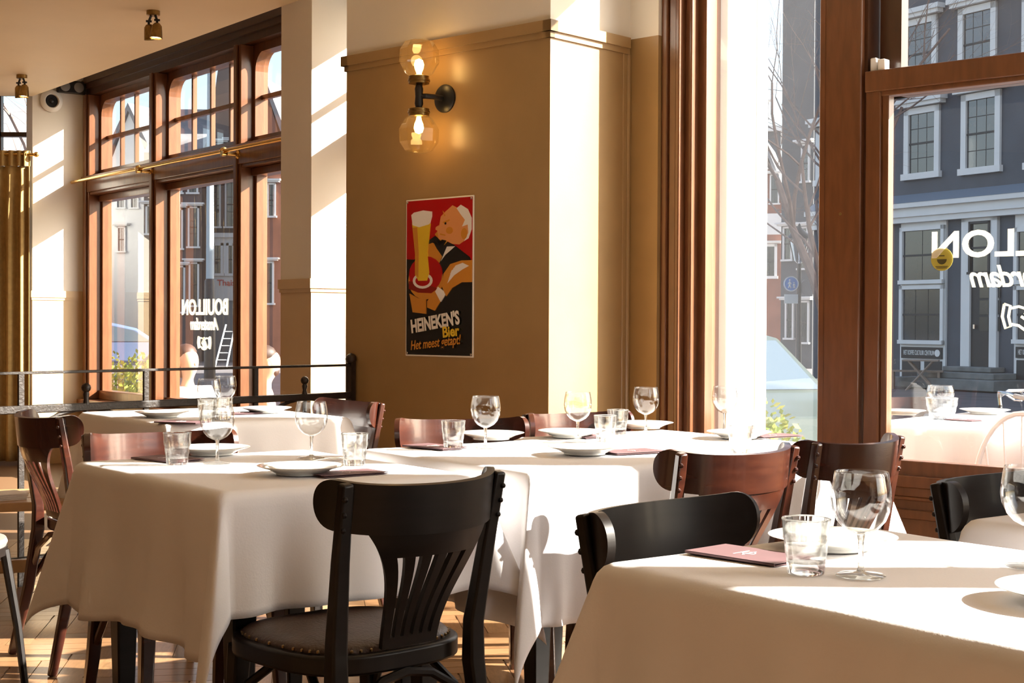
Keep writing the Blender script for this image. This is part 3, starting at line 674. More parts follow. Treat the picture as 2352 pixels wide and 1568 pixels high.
def table(N, w, d, drops, where, seed):
    N = Vector((N[0], N[1], 0)); ins = .022
    t = thing('bistro_table', 'dark wooden table under white cloth, ' + where, 'table', N, TROT, 'cloth-covered dining tables')
    MB().box(0, w, 0, d, TZ-.034, TZ-.006).build('tabletop', M_black, t)
    MB().box(.05, w-.05, .05, d-.05, TZ-.11, TZ-.034).build('apron', M_black, t)
    for x in (.075, w-.075):
        for y in (.075, d-.075):
            g = MB(); sweep_rect(g, [(x, y, 0), (x, y, .35), (x, y, TZ-.034)], [.017, .026, .032], [.017, .026, .032]); g.build('leg', M_black, t, bevel=.004)
    o = cloth_mesh(w, d, drops, seed).build('tablecloth', M_cloth, None, N + Vector((0, 0, TZ-.003)), TROT, smooth=0)
    o.data.polygons.foreach_set('use_smooth', [True]*len(o.data.polygons))
    tag(o, 'white tablecloth ' + where, 'tablecloth', 'white tablecloths'); sm = o.modifiers.new('thick', 'SOLIDIFY'); sm.thickness = .0012; sm.offset = 1
    return t
table((-.604, 3.057), .63, .80, (.37, .36, .275, .27), 'on the front left table', 3)
table((-1.19, 5.06), .70, .80, (.34, .27, .33, .30), 'on the rear table before the railing', 5)
table((.05, 3.50), .615, .76, (.36, .05, .38, .28), 'on the left one of the two middle tables', 8)
table((.546, 3.872), .60, .86, (.05, .36, .28, .28), 'on the right one of the two middle tables', 11)
LL = Vector((.155, 2.174, 0)); table(LL - TA*.85, .606, .85, (.40, .28, .36, .27), 'on the front right table', 14)
L6 = Vector((.86, 2.68, 0)); table(L6 - TA*.8, .60, .80, (.36, .3, .3, .27), 'on the table at the right edge', 17)

# ---------------------------------------------------------------- tableware
def make_wine():
    t = thing('wine_glass', 'x', 'wine glass', group='wine glasses')
    out = [(.0055, .058), (.012, .0605), (.024, .067), (.034, .078), (.0405, .093), (.0425, .108), (.0415, .124), (.0385, .140), (.0372, .147)]
    inn = [(r-.0013, z + (.0012 if i < 5 else 0)) for i, (r, z) in enumerate(out)][1:][::-1]
    MB().lathe(out + [(.0366, .1476)] + inn + [(1e-5, .0625)], 32).build('bowl', M_glass, t, smooth=60)
    MB().lathe([(.0062, .006), (.0045, .012), (.0038, .03), (.0042, .05), (.0062, .059), (1e-5, .0605)], 14).build('stem', M_glass2, t, smooth=60)
    MB().lathe([(1e-5, .0), (.0345, .0), (.0352, .0012), (.032, .0028), (.012, .005), (.0055, .008), (1e-5, .009)], 32).build('foot', M_glass2, t, smooth=60)
    return t
def make_tumbler():
    t = thing('tumbler', 'x', 'tumbler', group='water tumblers')
    out = [(.0255, .0), (.0265, .003), (.028, .02), (.0282, .024), (.0300, .030), (.0305, .040), (.0306, .044), (.0328, .050), (.0333, .062), (.0345, .078), (.0335, .0785)]
    inn = [(.0322, .066), (.0312, .05), (.0285, .03), (.026, .016), (1e-5, .014)]
    MB().lathe([(1e-5, 0)] + out + inn, 28).build('glass_body', M_glass2, t, smooth=50)
    MB().lathe([(.0335, .077), (.0348, .0768), (.0350, .0782), (.0340, .0794), (.0331, .0785)], 28, (0, 0, 0), 'z', True).build('rim', M_glass2, t, smooth=50)
    return t
def make_plate():
    t = thing('plate', 'x', 'plate', group='white dinner plates')
    MB().lathe([(1e-5, .004), (.055, .004), (.062, .005), (.075, .012), (.100, .0195), (.1015, .0205), (.100, .0212), (.074, .0145), (.060, .0080), (.054, .0068), (1e-5, .0066)], 48).build('dish', M_plate, t, smooth=50)
    MB().lathe([(.052, .0), (.056, .0), (.057, .0045), (.051, .0045)], 40, (0, 0, 0), 'z', True).build('foot_ring', M_plate, t, smooth=40)
    return t
def make_card():
    t = thing('menu_card', 'x', 'menu card', group='mauve folded menu cards')
    m = MB()
    for zz0, zz1 in ((0, .001), (.0035, .0045)): m.box(-.05, .05, -.085, .085, zz0, zz1)
    m.box(-.05, -.049, -.085, .085, 0, .0045); m.build('folded_paper', M_card, t)
    g = MB().lathe([(.009, .0046), (.011, .0046), (.011, .005), (.009, .005)], 18, (.0, 0, 0), 'z', True).box(-.018, .018, -.0012, .0012, .0046, .005).box(-.02, .02, .014, .0155, .0046, .005)
    g.build('printed_emblem', M_cardlogo, t); return t
def make_fork():
    t = thing('fork', 'x', 'fork', group='steel forks'); m = MB()
    sweep_rect(m, [(0, -.095, .002), (0, -.05, .003), (0, .03, .006), (0, .055, .005), (0, .07, .003)], [.0009]*5, [.006, .004, .003, .011, .012], (1, 0, 0))
    m.build('handle', M_steel, t)
    for k in range(4): g = MB(); sweep_rect(g, [(-.0095+k*.0063, .068, .003), (-.0095+k*.0063, .085, .0025), (-.0095+k*.0063, .10, .005)], [.0008]*3, [.0016, .0014, .0008], (1, 0, 0)); g.build('tine', M_steel, t)
    return t
MK = {'wine': make_wine, 'tumbler': make_tumbler, 'plate': make_plate, 'card': make_card, 'fork': make_fork}; MP = {}
def put(kind, px, py, label, rot=0, z=TZ+.0005, Y=None):
    p = atz(px, py, z); loc = Vector((p.x, p.y, z))
    if kind not in MP:
        o = MK[kind](); MP[kind] = o; o.location = loc; o.rotation_euler = (0, 0, rot); o['label'] = label
    else: o = dup(MP[kind], label, loc, rot)
    return o
zt = TZ + .0005
# front left table
put('wine', 499, 1064, 'wine glass left on the front left table, before the red backrest')
put('wine', 715, 1052, 'wine glass right on the front left table, against white cloth')
put('tumbler', 407, 1066, 'tumbler left on the front left table'); put('tumbler', 814, 1068, 'tumbler right on the front left table, behind the black chair')
put('plate', 486, 1043, 'sunlit plate behind the glasses on the front left table'); put('plate', 690, 1088, 'shaded plate at the front of the front left table')
put('card', 385, 1055, 'menu card under the left tumbler, front left table', .9); put('card', 795, 1088, 'menu card beside the black chair back, front left table', -.95)
put('fork', 735, 1060, 'fork behind the shaded plate, front left table', -.6)
# rear table
put('wine', 480, 963, 'left wine glass on the rear table, behind others'); put('wine', 517, 952, 'right wine glass on the rear table, behind others')
put('tumbler', 476, 968, 'left tumbler on the rear table'); put('tumbler', 513, 963, 'right tumbler on the rear table')
put('plate', 372, 957, 'left plate on the rear table'); put('plate', 610, 947, 'right plate on the rear table')
put('card', 420, 970, 'menu card on the left of the rear table', 1.2); put('card', 545, 950, 'menu card at the far side of the rear table', -.9)
# middle tables
put('wine', 1115, 1029, 'wine glass left on the middle tables, against the ochre wall'); put('tumbler', 1041, 1030, 'tumbler leftmost on the middle tables')
put('plate', 1128, 1008, 'plate leftmost on the middle tables'); put('card', 1000, 1027, 'menu card left on the middle tables, under a tumbler', .8)
put('wine', 1327, 1012, 'wine glass in front of the sunlit wall corner'); put('tumbler', 1390, 1014, 'nearer of the two tumblers in the middle'); put('tumbler', 1419, 997, 'farther of the two tumblers in the middle')
put('plate', 1343, 1042, 'plate at the front edge of the middle tables'); put('card', 1450, 1038, 'menu card right of the front edge plate, middle tables', -1.0)
put('wine', 1483, 993, 'rearmost wine glass on the middle tables, before the ochre wall'); put('plate', 1478, 983, 'rearmost plate on the middle tables')
put('plate', 1310, 1003, 'plate behind the centre wine glass, middle tables'); put('card', 1330, 1001, 'menu card at the back of the middle tables', .7)
put('wine', 1664, 989, 'wine glass by the window on the middle tables'); put('plate', 1697, 1005, 'plate by the window on the middle tables'); put('tumbler', 1700, 1042, 'tumbler behind the orange-lit chair back')
put('card', 1775, 1002, 'menu card by the window on the middle tables', -1.0)
# front right table
put('wine', 1977, 1322, 'large wine glass in front, on the front right table'); put('tumbler', 1851, 1316, 'large tumbler in front, on the front right table')
put('plate', 1912, 1258, 'plate on the front right table behind the glasses'); put('card', 1720, 1277, 'menu card beside the large tumbler, front right table', .75)
put('wine', 2365, 1300, 'wine glass cut off by the right edge of the picture'); put('plate', 2475, 1385, 'plate cut off by the right edge of the picture')

# ================================================================ lower left corner: bench and bentwood chair
t = thing('oak_bench', 'low pale oak bench behind the left chairs', 'bench', (-2.05, 5.75, 0), .35)
for k in range(3): MB().box(-.75, .55, -.24+k*.165, -.09+k*.165, .39, .425).build('plank', M_oak, t, bevel=.004)
for x in (-.6, .4):
    for y in (-.18, .18): MB().box(x-.025, x+.025, y-.025, y+.025, 0, .39).build('leg', M_oak, t)
MB().box(-.6, .4, -.015, .015, .12, .17).build('stretcher', M_oak, t)
t = thing('paper_stack', 'small stack of white papers lying on the oak bench', 'papers', (-2.0, 5.66, .425), .5)
for k in range(4): MB().box(-.10, .10, -.07, .07, k*.006, k*.006+.005).build('sheet', M_cloth, t, rot=.06*k)
t = thing('hoop_chair', 'black bentwood hoop-back chair cut off by the left edge', 'chair', (-1.72, 4.35, 0), -2.2)
MB().lathe([(1e-5, .44), (.20, .44), (.205, .452), (.2, .464), (.17, .468), (1e-5, .466)], 36).build('seat', mat('pale woven seat', (.20, .17, .15), .6), t)
MB().lathe([(.17, .415), (.205, .415), (.205, .44), (.17, .44)], 36, (0, 0, 0), 'z', True).build('seat_ring', M_black, t)
MB().tube([(.17*cos(a)*1.05, -.17-.06*max(0, sin(a)), .46+.44*max(0, sin(a))) for a in [k*pi/24 for k in range(25)]], .012, 8).build('back_hoop', M_black, t)
MB().tube([(.10*cos(a), -.17-.05*max(0, sin(a)), .46+.33*max(0, sin(a))) for a in [k*pi/24 for k in range(25)]], .010, 8).build('inner_hoop', M_black, t)
for sx, sy in ((1, 1), (-1, 1), (1, -1), (-1, -1)): MB().tube([(sx*.14, sy*.14, .43), (sx*.165, sy*.17, .2), (sx*.18, sy*.19, 0)], [.015, .013, .011], 8).build('leg', M_black, t)
MB().lathe([(.155, .20), (.167, .195), (.179, .20), (.167, .212)], 36, (0, 0, 0), 'z', True).build('leg_ring', M_black, t)

# ================================================================ the street
GZ = -.45
M_street = mat('street paving', (.13, .12, .125), .75, var=.3, vscale=1.5, bump=.3, bscale=12)
g = MB().box(-90, 70, 12.0, 120, GZ-.2, GZ).box(2.9, 70, -20, 12.0, GZ-.2, GZ).prism([xy(L.w(-3.3, .2)), xy(L.w(1.8, .2)), (-.75, 7.7), xy(WR.w(0, .14)), (2.9, 5.3), (2.9, 12.0), (-3.75, 12.0)], GZ-.2, GZ, 'z')
struct('ground', g, M_street, 'grey paved street outside')
M_slate = mat('slate painted brick', (.070, .084, .105), .65, var=.22, vscale=1.2, bump=.25, bscale=14)
M_trim = mat('white painted trim', (.72, .72, .70), .55, var=.05, vscale=2)
M_win = mat('far window glass', (.035, .042, .05), .06, spec=1.0, var=.5, vscale=.8)
M_ledge = mat('lead ledge', (.16, .20, .25), .5)
M_bk1 = mat('dark brown brick', (.125, .092, .086), .8, var=.3, vscale=.7, bump=.2, bscale=20)
M_bk2 = mat('red brick', (.30, .12, .075), .8, var=.3, vscale=.7)
M_bk3 = mat('dark grey brick', (.085, .095, .105), .75, var=.35, vscale=.5)
M_roof = mat('grey roof tile', (.22, .22, .23), .7, var=.3, vscale=1.5)
M_panelk = mat('black panel', (.012, .014, .016), .5)
def win(parent, x0, x1, z0, z1, cols=2, rows=2, fw=.09, lintel=0, sillw=.05, y=0, m=None, pm=None):
    m = m or M_trim; f = MB().box(x0, x0+fw, y-.07, y+.03, z0, z1).box(x1-fw, x1, y-.07, y+.03, z0, z1).box(x0, x1, y-.07, y+.03, z1-fw, z1).box(x0-sillw, x1+sillw, y-.12, y+.03, z0, z0+fw)
    if lintel: f.box(x0-.16, x1+.16, y-.20, y+.0, z1+.02, z1+.02+lintel*.45).box(x0-.22, x1+.22, y-.26, y+.0, z1+.02+lintel*.45, z1+.02+lintel)
    w = f.build('window', m, parent); a0, a1, b0, b1 = x0+fw, x1-fw, z0+fw, z1-fw; g = .022
    for i in range(cols):
        for j in range(rows):
            xa, xb = a0+(a1-a0)*i/cols+g/2, a0+(a1-a0)*(i+1)/cols-g/2; za, zb = b0+(b1-b0)*j/rows+g/2, b0+(b1-b0)*(j+1)/rows-g/2
            MB().box(xa, xb, y-.012, y+.0, za, zb).build('pane', pm or M_win, w)
    MB().box(a0, a1, y-.005, y+.005, b0, b1).box(a0, a1, y-.03, y, (b0+b1)/2-.025, (b0+b1)/2+.025).build('glazing_bars', M_panelk, w)
    return w

# slate blue house across the street
FR = Frame(xy(atd(2200, 800, 36)), -60)
def fx(px, py): return FR.on(px, py)
t = thing('slate_house', 'slate blue house with white window frames across the street', 'building', FR.w(0, 0, GZ), radians(-60)); Z = lambda z: z - GZ
xl, xr = fx(1868, 600)[0], fx(2520, 600)[0]
MB().box(xl, xr, 0, 8, 0, 12.5).build('wall', M_slate, t)
c0 = fx(2150, 463)[1]; c1 = fx(2150, 508)[1]; c2 = fx(2150, 445)[1]
MB().box(xl, xr, -.35, .0, Z(c0)-.12, Z(c0)).box(xl, xr, -.22, 0, Z(c1), Z(c0)-.12).box(xl, xr, -.28, 0, Z(c0)-.35, Z(c0)-.24).build('cornice', M_trim, t)
MB().prism([(-.36, Z(c0)), (0, Z(c0)), (0, Z(c2)+.05)], xl, xr, 'x').build('lead_ledge', M_ledge, t)
for (pa, pb, ya, yb) in ((2079, 2160, 411, 246), (2210, 2300, 399, 212), (2360, 2450, 385, 180), (1877, 1935, 425, 290)):
    a = fx((pa+pb)/2, (ya+yb)/2); w_ = abs(fx(pb, (ya+yb)/2)[0]-fx(pa, (ya+yb)/2)[0]); z0, z1 = fx((pa+pb)/2, ya)[1], fx((pa+pb)/2, yb)[1]
    win(t, a[0]-w_/2, a[0]+w_/2, Z(z0), Z(z1), 3, 4, .16, .22)
for (pa, pb, ya, yb) in ((2073, 2154, 206, 42), (2203, 2290, 185, 12), (2350, 2440, 165, -20)):
    a = fx((pa+pb)/2, (ya+yb)/2); w_ = abs(fx(pb, (ya+yb)/2)[0]-fx(pa, (ya+yb)/2)[0]); z0, z1 = fx((pa+pb)/2, ya)[1], fx((pa+pb)/2, yb)[1]
    win(t, a[0]-w_/2, a[0]+w_/2, Z(z0), Z(z1), 3, 4, .16, .22)
def shopbay(pa, pb):
    xa, xb = fx(pa, 700)[0], fx(pb, 700)[0]; zt_ = Z(c1)
    MB().box(xa, xb, -.06, .02, 0.0, zt_).build('shopfront', M_trim, t)
    mid = (pa+pb)/2; zz = lambda y: Z(fx(mid, y)[1])
    win(t, xa+.02, xb-.02, zz(652), zz(520), 2, 2, .1, 0, 0, -.07); win(t, xa+.02, xb-.02, zz(790), zz(655), 3, 2, .1, 0, 0, -.07)
    sg = MB().box(xa+.08, xb-.08, -.10, -.05, zz(823), zz(797)).build('sign_board', M_panelk, t)
    wtx = xb-xa-.3
    me = text_mesh('HET KOFFIE CULTUUR CENTRUM', .17, M_trim, 'lettering', .001, 0, .004, 1, False, 1); ww = max(v.co.x for v in me.vertices)*2
    for v in me.vertices: v.co.x *= (wtx*.84)/ww
    link('lettering', me, sg, ((xa+xb)/2-.08, -.106, zz(815)))
    MB().lathe([(1e-5, 0), (.09, 0), (.09, .01), (1e-5, .01)], 16, (xb-.22, -.112, zz(810)), 'y').build('round_mark', M_trim, sg)
    for q in (0, 1): MB().box(xa+.1+q*(xb-xa)/2, xa+(xb-xa)/2-.06+q*((xb-xa)/2-.04), -.09, -.05, .0, zz(828)).build('lower_panel', M_panelk, t)
shopbay(2072, 2176); shopbay(2334, 2450)
xa, xb = fx(2213, 700)[0], fx(2295, 700)[0]; zz = lambda y: Z(fx(2254, y)[1])
MB().box(xa, xa+.28, -.1, .02, zz(842), Z(c1)).box(xb-.22, xb, -.1, .02, zz(842), Z(c1)).box(xa, xb, -.1, .02, zz(508), Z(c1)).build('door_surround', M_trim, t)
win(t, xa+.25, xb-.2, zz(630), zz(508), 1, 1, .06, 0, 0, -.06, M_panelk)
dr = MB().box(xa+.28, xb-.22, -.04, .02, zz(842), zz(632)).build('door', M_panelk, t)
for i in range(2):
    for j in range(3): MB().box(xa+.55+i*.34, xa+.55+i*.34+.28, -.05, -.03, zz(760)+j*.4, zz(760)+j*.4+.34).build('pane', M_win, dr)
MB().tube([(xa+.42, -.09, zz(745)), (xa+.42, -.09, zz(755))], .03, 8).build('letter_slot', M_steel, dr)
M_step = mat('worn stone', (.20, .21, .20), .8, var=.3, vscale=3)
for k, (q, ya, yb) in enumerate(((.0, 853, 842), (.5, 868, 854), (.9, 892, 868))): MB().box(xa-.2-q, xb+.2+q*.8, -.5-.35*k, 0, max(0, zz(ya)), zz(yb)).build('step', M_step, t, bevel=.02)

# the row goes on to the right, out of view, and shades the street
t = thing('row_house', 'brown house continuing the row right of the slate house', 'building', FR.w(xr+.1, 0, GZ), radians(-60))
MB().box(0, 16, 0, 8, 0, 13).build('wall', M_bk1, t); MB().prism([(0, 13), (8, 13), (4, 16)], 0, 16, 'x').build('roof', M_roof, t)
for k in range(5):
    for z in (2.2, 5.4, 8.6): win(t, 1+k*3, 2.4+k*3, z, z+2.1, 2, 3, .14, .2)
M_tw = mat('weathered wood', (.34, .26, .20), .7, var=.2, vscale=4)
def xtable(px, label):
    p = atd(px, 860, 35.0); o = thing('folding_table', label, 'table', (p.x, p.y, GZ), radians(-20), 'folding tables before the slate house')
    for k in range(4): MB().box(-.42, .42, -.3+k*.15, -.16+k*.15, .70, .73).build('slat', M_tw, o)
    for y in (-.25, .25):
        for s in (-1, 1): MB().tube([(s*.33, y, 0), (-s*.28, y, .70)], .022, 6).build('leg', M_tw, o)
xtable(2115, 'folding wooden table in front of the left shop window outside'); xtable(2352, 'folding wooden table right of the stone steps outside')
p = atd(2100, 865, 35.6); t = thing('street_bench', 'wooden bench before the slate house shop window', 'bench', (p.x, p.y, GZ), radians(-20))
for k in range(2): MB().box(-.62, .68, -.18+k*.19, -.01+k*.19, .42, .46).build('slat', M_tw, t)
for x in (-.5, .58): MB().box(x-.03, x+.03, -.16, .16, 0, .42).build('leg', M_tw, t)

# houses down the side street, seen left of the post
def house(name, label, pxa, pxb, Y, ztop, m, rot=0, roof=None, wins=(), depth=6, roofh=2.5, trim=True, rm=None):
    Fh = Frame(xy(atd((pxa+pxb)/2, 740, Y)), rot); o = thing(name, label, 'building', Fh.w(0, 0, GZ), radians(rot))
    x0, x1 = Fh.on(pxa, 740)[0], Fh.on(pxb, 740)[0]; zt_ = ztop - GZ; xm = (x0+x1)/2
    MB().box(x0, x1, 0, depth, 0, zt_).build('wall', m, o)
    if roof == 'gable': MB().prism([(x0, zt_), (x1, zt_), (xm, zt_+roofh)], 0, depth).build('gable', m, o); MB().prism([(x0-.25, zt_-.15), (xm, zt_+roofh), (x1+.25, zt_-.15), (x1+.35, zt_+.15), (xm, zt_+roofh+.35), (x0-.35, zt_+.15)], -.15, depth).build('roof', rm or M_roof, o)
    if roof == 'bell':
        pts = [(x0, zt_)] + [(xm - (xm-x0)*(.92*cos(a)**.7 if a < 1.45 else 0), zt_ + roofh*sin(a)) for a in [k*pi/20 for k in range(11)]] + [(xm + (xm-x0)*.92*cos(a)**.7, zt_ + roofh*sin(a)) for a in [k*pi/20 for k in range(9, -1, -1)]] + [(x1, zt_)]
        MB().prism(pts, 0, depth*.4).build('bell_gable', m, o)
    if roof == 'flat': MB().box(x0-.2, x1+.2, -.3, depth, zt_-.3, zt_).build('cornice', M_trim, o)
    if roof == 'slope': MB().prism([(0, zt_), (depth, zt_), (depth, zt_+roofh), (depth*.6, zt_+roofh)], x0, x1, 'x').build('roof', rm or M_roof, o)
    for (a, b, ya, yb, c, r) in wins:
        w0, w1 = Fh.on(a, (ya+yb)/2)[0], Fh.on(b, (ya+yb)/2)[0]; win(o, w0, w1, Fh.on((a+b)/2, yb)[1]-GZ, Fh.on((a+b)/2, ya)[1]-GZ, c, r, .13 if w1-w0 > .6 else .07, .12 if trim else 0)
    return o, Fh, x0, x1
house('dark_warehouse', 'tall dark grey house down the side street, left of the post', 1793, 1866, 52, 15, M_bk3, -50, None, [(1842, 1862, 330, 420, 2, 3), (1800, 1822, 520, 600, 2, 2), (1836, 1858, 520, 620, 2, 2), (1805, 1825, 690, 780, 2, 2), (1836, 1860, 690, 790, 2, 2)])
o, Fh, x0, x1 = house('gabled_house', 'narrow house with red and white gable, far down the street', 1700, 1798, 70, 6.6, M_bk2, -15, 'gable', [(1768, 1790, 400, 470, 2, 2), (1745, 1760, 390, 450, 1, 2), (1750, 1785, 560, 640, 2, 2)], 7, 3.2)
MB().box(x0, x1, -.12, 0, 6.6-GZ-1.2, 6.6-GZ-.2).build('white_band', M_trim, o)
house('grey_house', 'hazy grey house with chimney beyond the red gable', 1715, 1790, 85, 12.6, M_bk3, -10, 'flat', [(1755, 1766, 235, 275, 1, 2), (1748, 1756, 300, 320, 1, 1)], 6)

# street lantern with two round signs
p = atd(1834, 800, 42); t = thing('street_lantern', 'old street lantern with blue walkers sign and round grey sign', 'lamp post', (p.x, p.y, GZ), .1)
zl = lambda y: atd(1834, y, 42).z - GZ; sc = 42/FPX
MB().lathe([(.14, 0), (.14, .3), (.09, .4), (.075, 1.2), (.06, zl(605))], 12).build('post', M_blackmetal, t)
MB().lathe([(.05, zl(605)), (.16, zl(598)), (.30, zl(548)), (.27, zl(545)), (.13, zl(600))], 6, (0, 0, 0)).build('lantern_glass', pane_mat('lantern glass', (.9, .92, .95), 1.5, gain=1.5), t)
MB().lathe([(.38, zl(548)), (.36, zl(544)), (.14, zl(528)), (.06, zl(522)), (.03, zl(515)), (1e-5, zl(512))], 12).build('lantern_cap', M_blackmetal, t)
for k in range(6): a = k*pi/3; MB().tube([(.16*cos(a), .16*sin(a), zl(598)), (.30*cos(a), .30*sin(a), zl(548))], .014, 5).build('glazing_rib', M_blackmetal, t)
def disc(px, py, r, m, nm, y=-.12):
    x = (px-1834)*sc; return MB().lathe([(1e-5, 0), (r, 0), (r, .03), (1e-5, .03)], 28, (x, y, zl(py)), 'y').build(nm, m, t), x, zl(py)
b_, bx_, bz_ = disc(1813, 652, .22, mat('sign blue', (.03, .19, .55), .4), 'walkers_sign')
MB().lathe([(.19, -.004), (.22, -.004), (.22, 0), (.19, 0)], 28, (bx_, -.12, bz_), 'y', True).build('sign_rim', M_trim, b_)
def walker(x, z, s):
    m = MB().ball((x, -.13, z+.105*s), .028*s, 8, (1, .3, 1)); P = lambda a: m.tube([(x+i*s, -.13, z+j*s) for i, j in a], .017*s, 5)
    P([(0, .07), (0, -.02)]); P([(0, -.02), (-.035, -.12)]); P([(0, -.02), (.035, -.12)]); P([(0, .06), (-.045, -.01)]); P([(0, .06), (.045, -.01)]); m.build('walker_figure', M_trim, b_)
walker(bx_-.05, bz_, 1.0); walker(bx_+.08, bz_-.04, .7)
disc(1857, 660, .24, mat('sign back grey', (.40, .37, .36), .5), 'round_sign', .05)
MB().box((1797-1834)*sc, (1829-1834)*sc, -.13, -.11, zl(697), zl(676)).build('text_plate', M_trim, t)

# parked car
M_car = mat('dark green car paint', (.045, .062, .054), .4, coat=.4); M_cgl = mat('car glass', (.07, .10, .13), .12, spec=.5)
t = thing('parked_car', 'dark green car parked outside, left of the window post', 'car', (1.63, 13.09, GZ), radians(-75.5))
prof = [(-2.05, .32), (-2.12, .75), (-1.95, .95), (-1.15, 1.40), (-.2, 1.47), (.25, 1.42), (1.05, .97), (1.9, .85), (2.1, .62), (2.05, .30)]
cb = MB(); n = len(prof)
for y, k in ((-.84, 0), (-.80, .03), (.80, .03), (.84, 0)):
    cb.v += [(x, y*(1 - max(0, z-.95)*.30), z + (k if z > .9 else 0)) for x, z in prof]
for j in range(3):
    for i in range(n): cb.f.append((j*n+i, j*n+(i+1) % n, (j+1)*n+(i+1) % n, (j+1)*n+i))
cb.f += [tuple(range(n)), tuple(range(3*n, 4*n))[::-1]]
cb.build('body', M_car, t, bevel=.03)
MB().add([(.30, -.66, 1.425), (.30, .66, 1.425), (1.02, .74, 1.025), (1.02, -.74, 1.025), (.28, -.66, 1.40), (.28, .66, 1.40), (1.0, .74, 1.0), (1.0, -.74, 1.0)], [(0, 1, 2, 3), (4, 7, 6, 5), (0, 4, 5, 1), (1, 5, 6, 2), (2, 6, 7, 3), (3, 7, 4, 0)]).build('windscreen', M_cgl, t)
for s in (-1, 1):
    yy = s*.765; MB().add([(-1.05, yy*.9, 1.36), (.15, yy*.9, 1.36), (.85, yy*1.08, 1.0), (-1.5, yy*1.08, 1.0), (-1.05, yy*.86, 1.36), (.15, yy*.86, 1.36), (.85, yy*1.03, 1.0), (-1.5, yy*1.03, 1.0)], [(0, 1, 2, 3), (4, 7, 6, 5), (0, 4, 5, 1), (1, 5, 6, 2), (2, 6, 7, 3), (3, 7, 4, 0)]).build('side_window', M_cgl, t)
    for x in (-1.3, 1.3): w_ = MB().lathe([(1e-5, -.1), (.30, -.1), (.31, -.07), (.31, .07), (.30, .1), (1e-5, .1)], 24, (x, s*.78, .31), 'y').build('wheel', M_panelk, t); MB().lathe([(1e-5, .105), (.19, .105), (.19, .09)], 16, (x, s*.78, .31), 'y').build('hub_cap', M_steel, w_)
    MB().box(.7, .86, s*.86-.06, s*.86+.06, .98, 1.10).build('mirror', M_car, t, bevel=.02)
    MB().lathe([(1e-5, 0), (.09, 0), (.08, .03), (1e-5, .04)], 16, (2.02, s*.62, .68), 'x').build('headlight', M_steel, t)

# bare street tree
M_bark = mat('bark', (.20, .14, .12), .8, var=.3, vscale=6)
def bare_tree(base, H, seed, label, lean=(0, 0)):
    rnd = random.Random(seed); t = thing('bare_tree', label, 'tree', base); trunk, fine = MB(), MB()
    def grow(p, d, ln, r, lv):
        pts = [p]; q = p.copy(); dd = d.copy(); k = 5
        for i in range(k):
            dd = (dd + Vector((rnd.gauss(0, .10), rnd.gauss(0, .10), rnd.gauss(.03, .08)))).normalized(); q = q + dd*ln/k; pts.append(q.copy())
        rs_ = [r*(1-.55*i/k) for i in range(k+1)]; (trunk if lv < 2 else fine).tube(pts, rs_, 6 if lv < 2 else (4 if lv < 4 else 3))
        if lv >= 5: return
        for c in range(3 if lv else 5):
            i = rnd.randint(2, k); a = rnd.uniform(0, 2*pi); b = rnd.uniform(.45, .95)
            side = dd.orthogonal().normalized(); side.rotate(Matrix.Rotation(a, 3, dd)); nd = (dd*cos(b) + side*sin(b)).normalized()
            grow(pts[i], nd, ln*rnd.uniform(.55, .75), rs_[i]*.62, lv+1)
    grow(Vector((0, 0, 0)), Vector((lean[0], lean[1], 1)).normalized(), H*.42, H*.011, 0)
    trunk.build('trunk', M_bark, t); tag(fine.build('branches', M_bark, t), kind='stuff'); return t
p = atd(1950, 700, 22); bare_tree((p.x, p.y, GZ), 9.5, 12, 'bare street tree behind the window post', (-.03, 0))
p = atd(1915, 700, 29); bare_tree((p.x, p.y, GZ), 13, 9, 'bare tree before the dark grey house', (-.05, 0))
p = atd(60, 700, 30); bare_tree((p.x, p.y, GZ), 14, 21, 'bare tree outside the far left window', (.05, 0))

# shrubs in planters
M_leafs = [mat('leaf %d' % i, c, .5, var=.2, vscale=30) for i, c in enumerate([(.30, .36, .05), (.42, .44, .08), (.20, .28, .05)])]
M_box = mat('planter zinc', (.12, .12, .12), .5, var=.2, vscale=8)
def shrub(loc, w, d, h, label, n=1500, seed=1, rot=0, stem=False):
    rnd = random.Random(seed); t = thing('potted_shrub', label, 'shrub', loc, rot, 'planted shrubs outside')
    MB().box(-w/2, w/2, -d/2, d/2, 0, .42).box(-w/2-.02, w/2+.02, -d/2-.02, d/2+.02, .38, .42).build('planter', M_box, t)
    fs = [MB(), MB(), MB()]
    for k in range(n):
        x = rnd.uniform(-.5, .5)*w*1.1; y = rnd.uniform(-.5, .5)*d*1.2; top = h*(.75+.25*sin(x*9+seed)*cos(y*7)) ; z = .40 + (h-.40)*rnd.random()**.8*(top/h)
        a, b = rnd.uniform(0, 2*pi), rnd.uniform(.1, 1.3); u = Vector((cos(a)*cos(b), sin(a)*cos(b), sin(b))); s = u.orthogonal().normalized(); ln = rnd.uniform(.03, .06); wd_ = ln*.28; p = Vector((x, y, z))
        fs[k % 3].add([p, p+u*ln*.5+s*wd_, p+u*ln, p+u*ln*.5-s*wd_], [(0, 1, 2, 3)])
    for i in range(3): tag(fs[i].build('foliage', M_leafs[i], t, smooth=0), kind='stuff')
    st_ = MB()
    for k in range(14): x, y = rnd.uniform(-.4, .4)*w, rnd.uniform(-.4, .4)*d; st_.tube([(x, y, .38), (x*1.1, y*1.1, h*.8)], .006, 4)
    st_.build('stems', M_bark, t); return t
p = atd(1812, 950, 7.9); shrub((p.x, p.y, GZ), .50, .34, 1.16, 'small yellow-green shrub outside the narrow pane left of the post', 1300, 3, radians(-42))
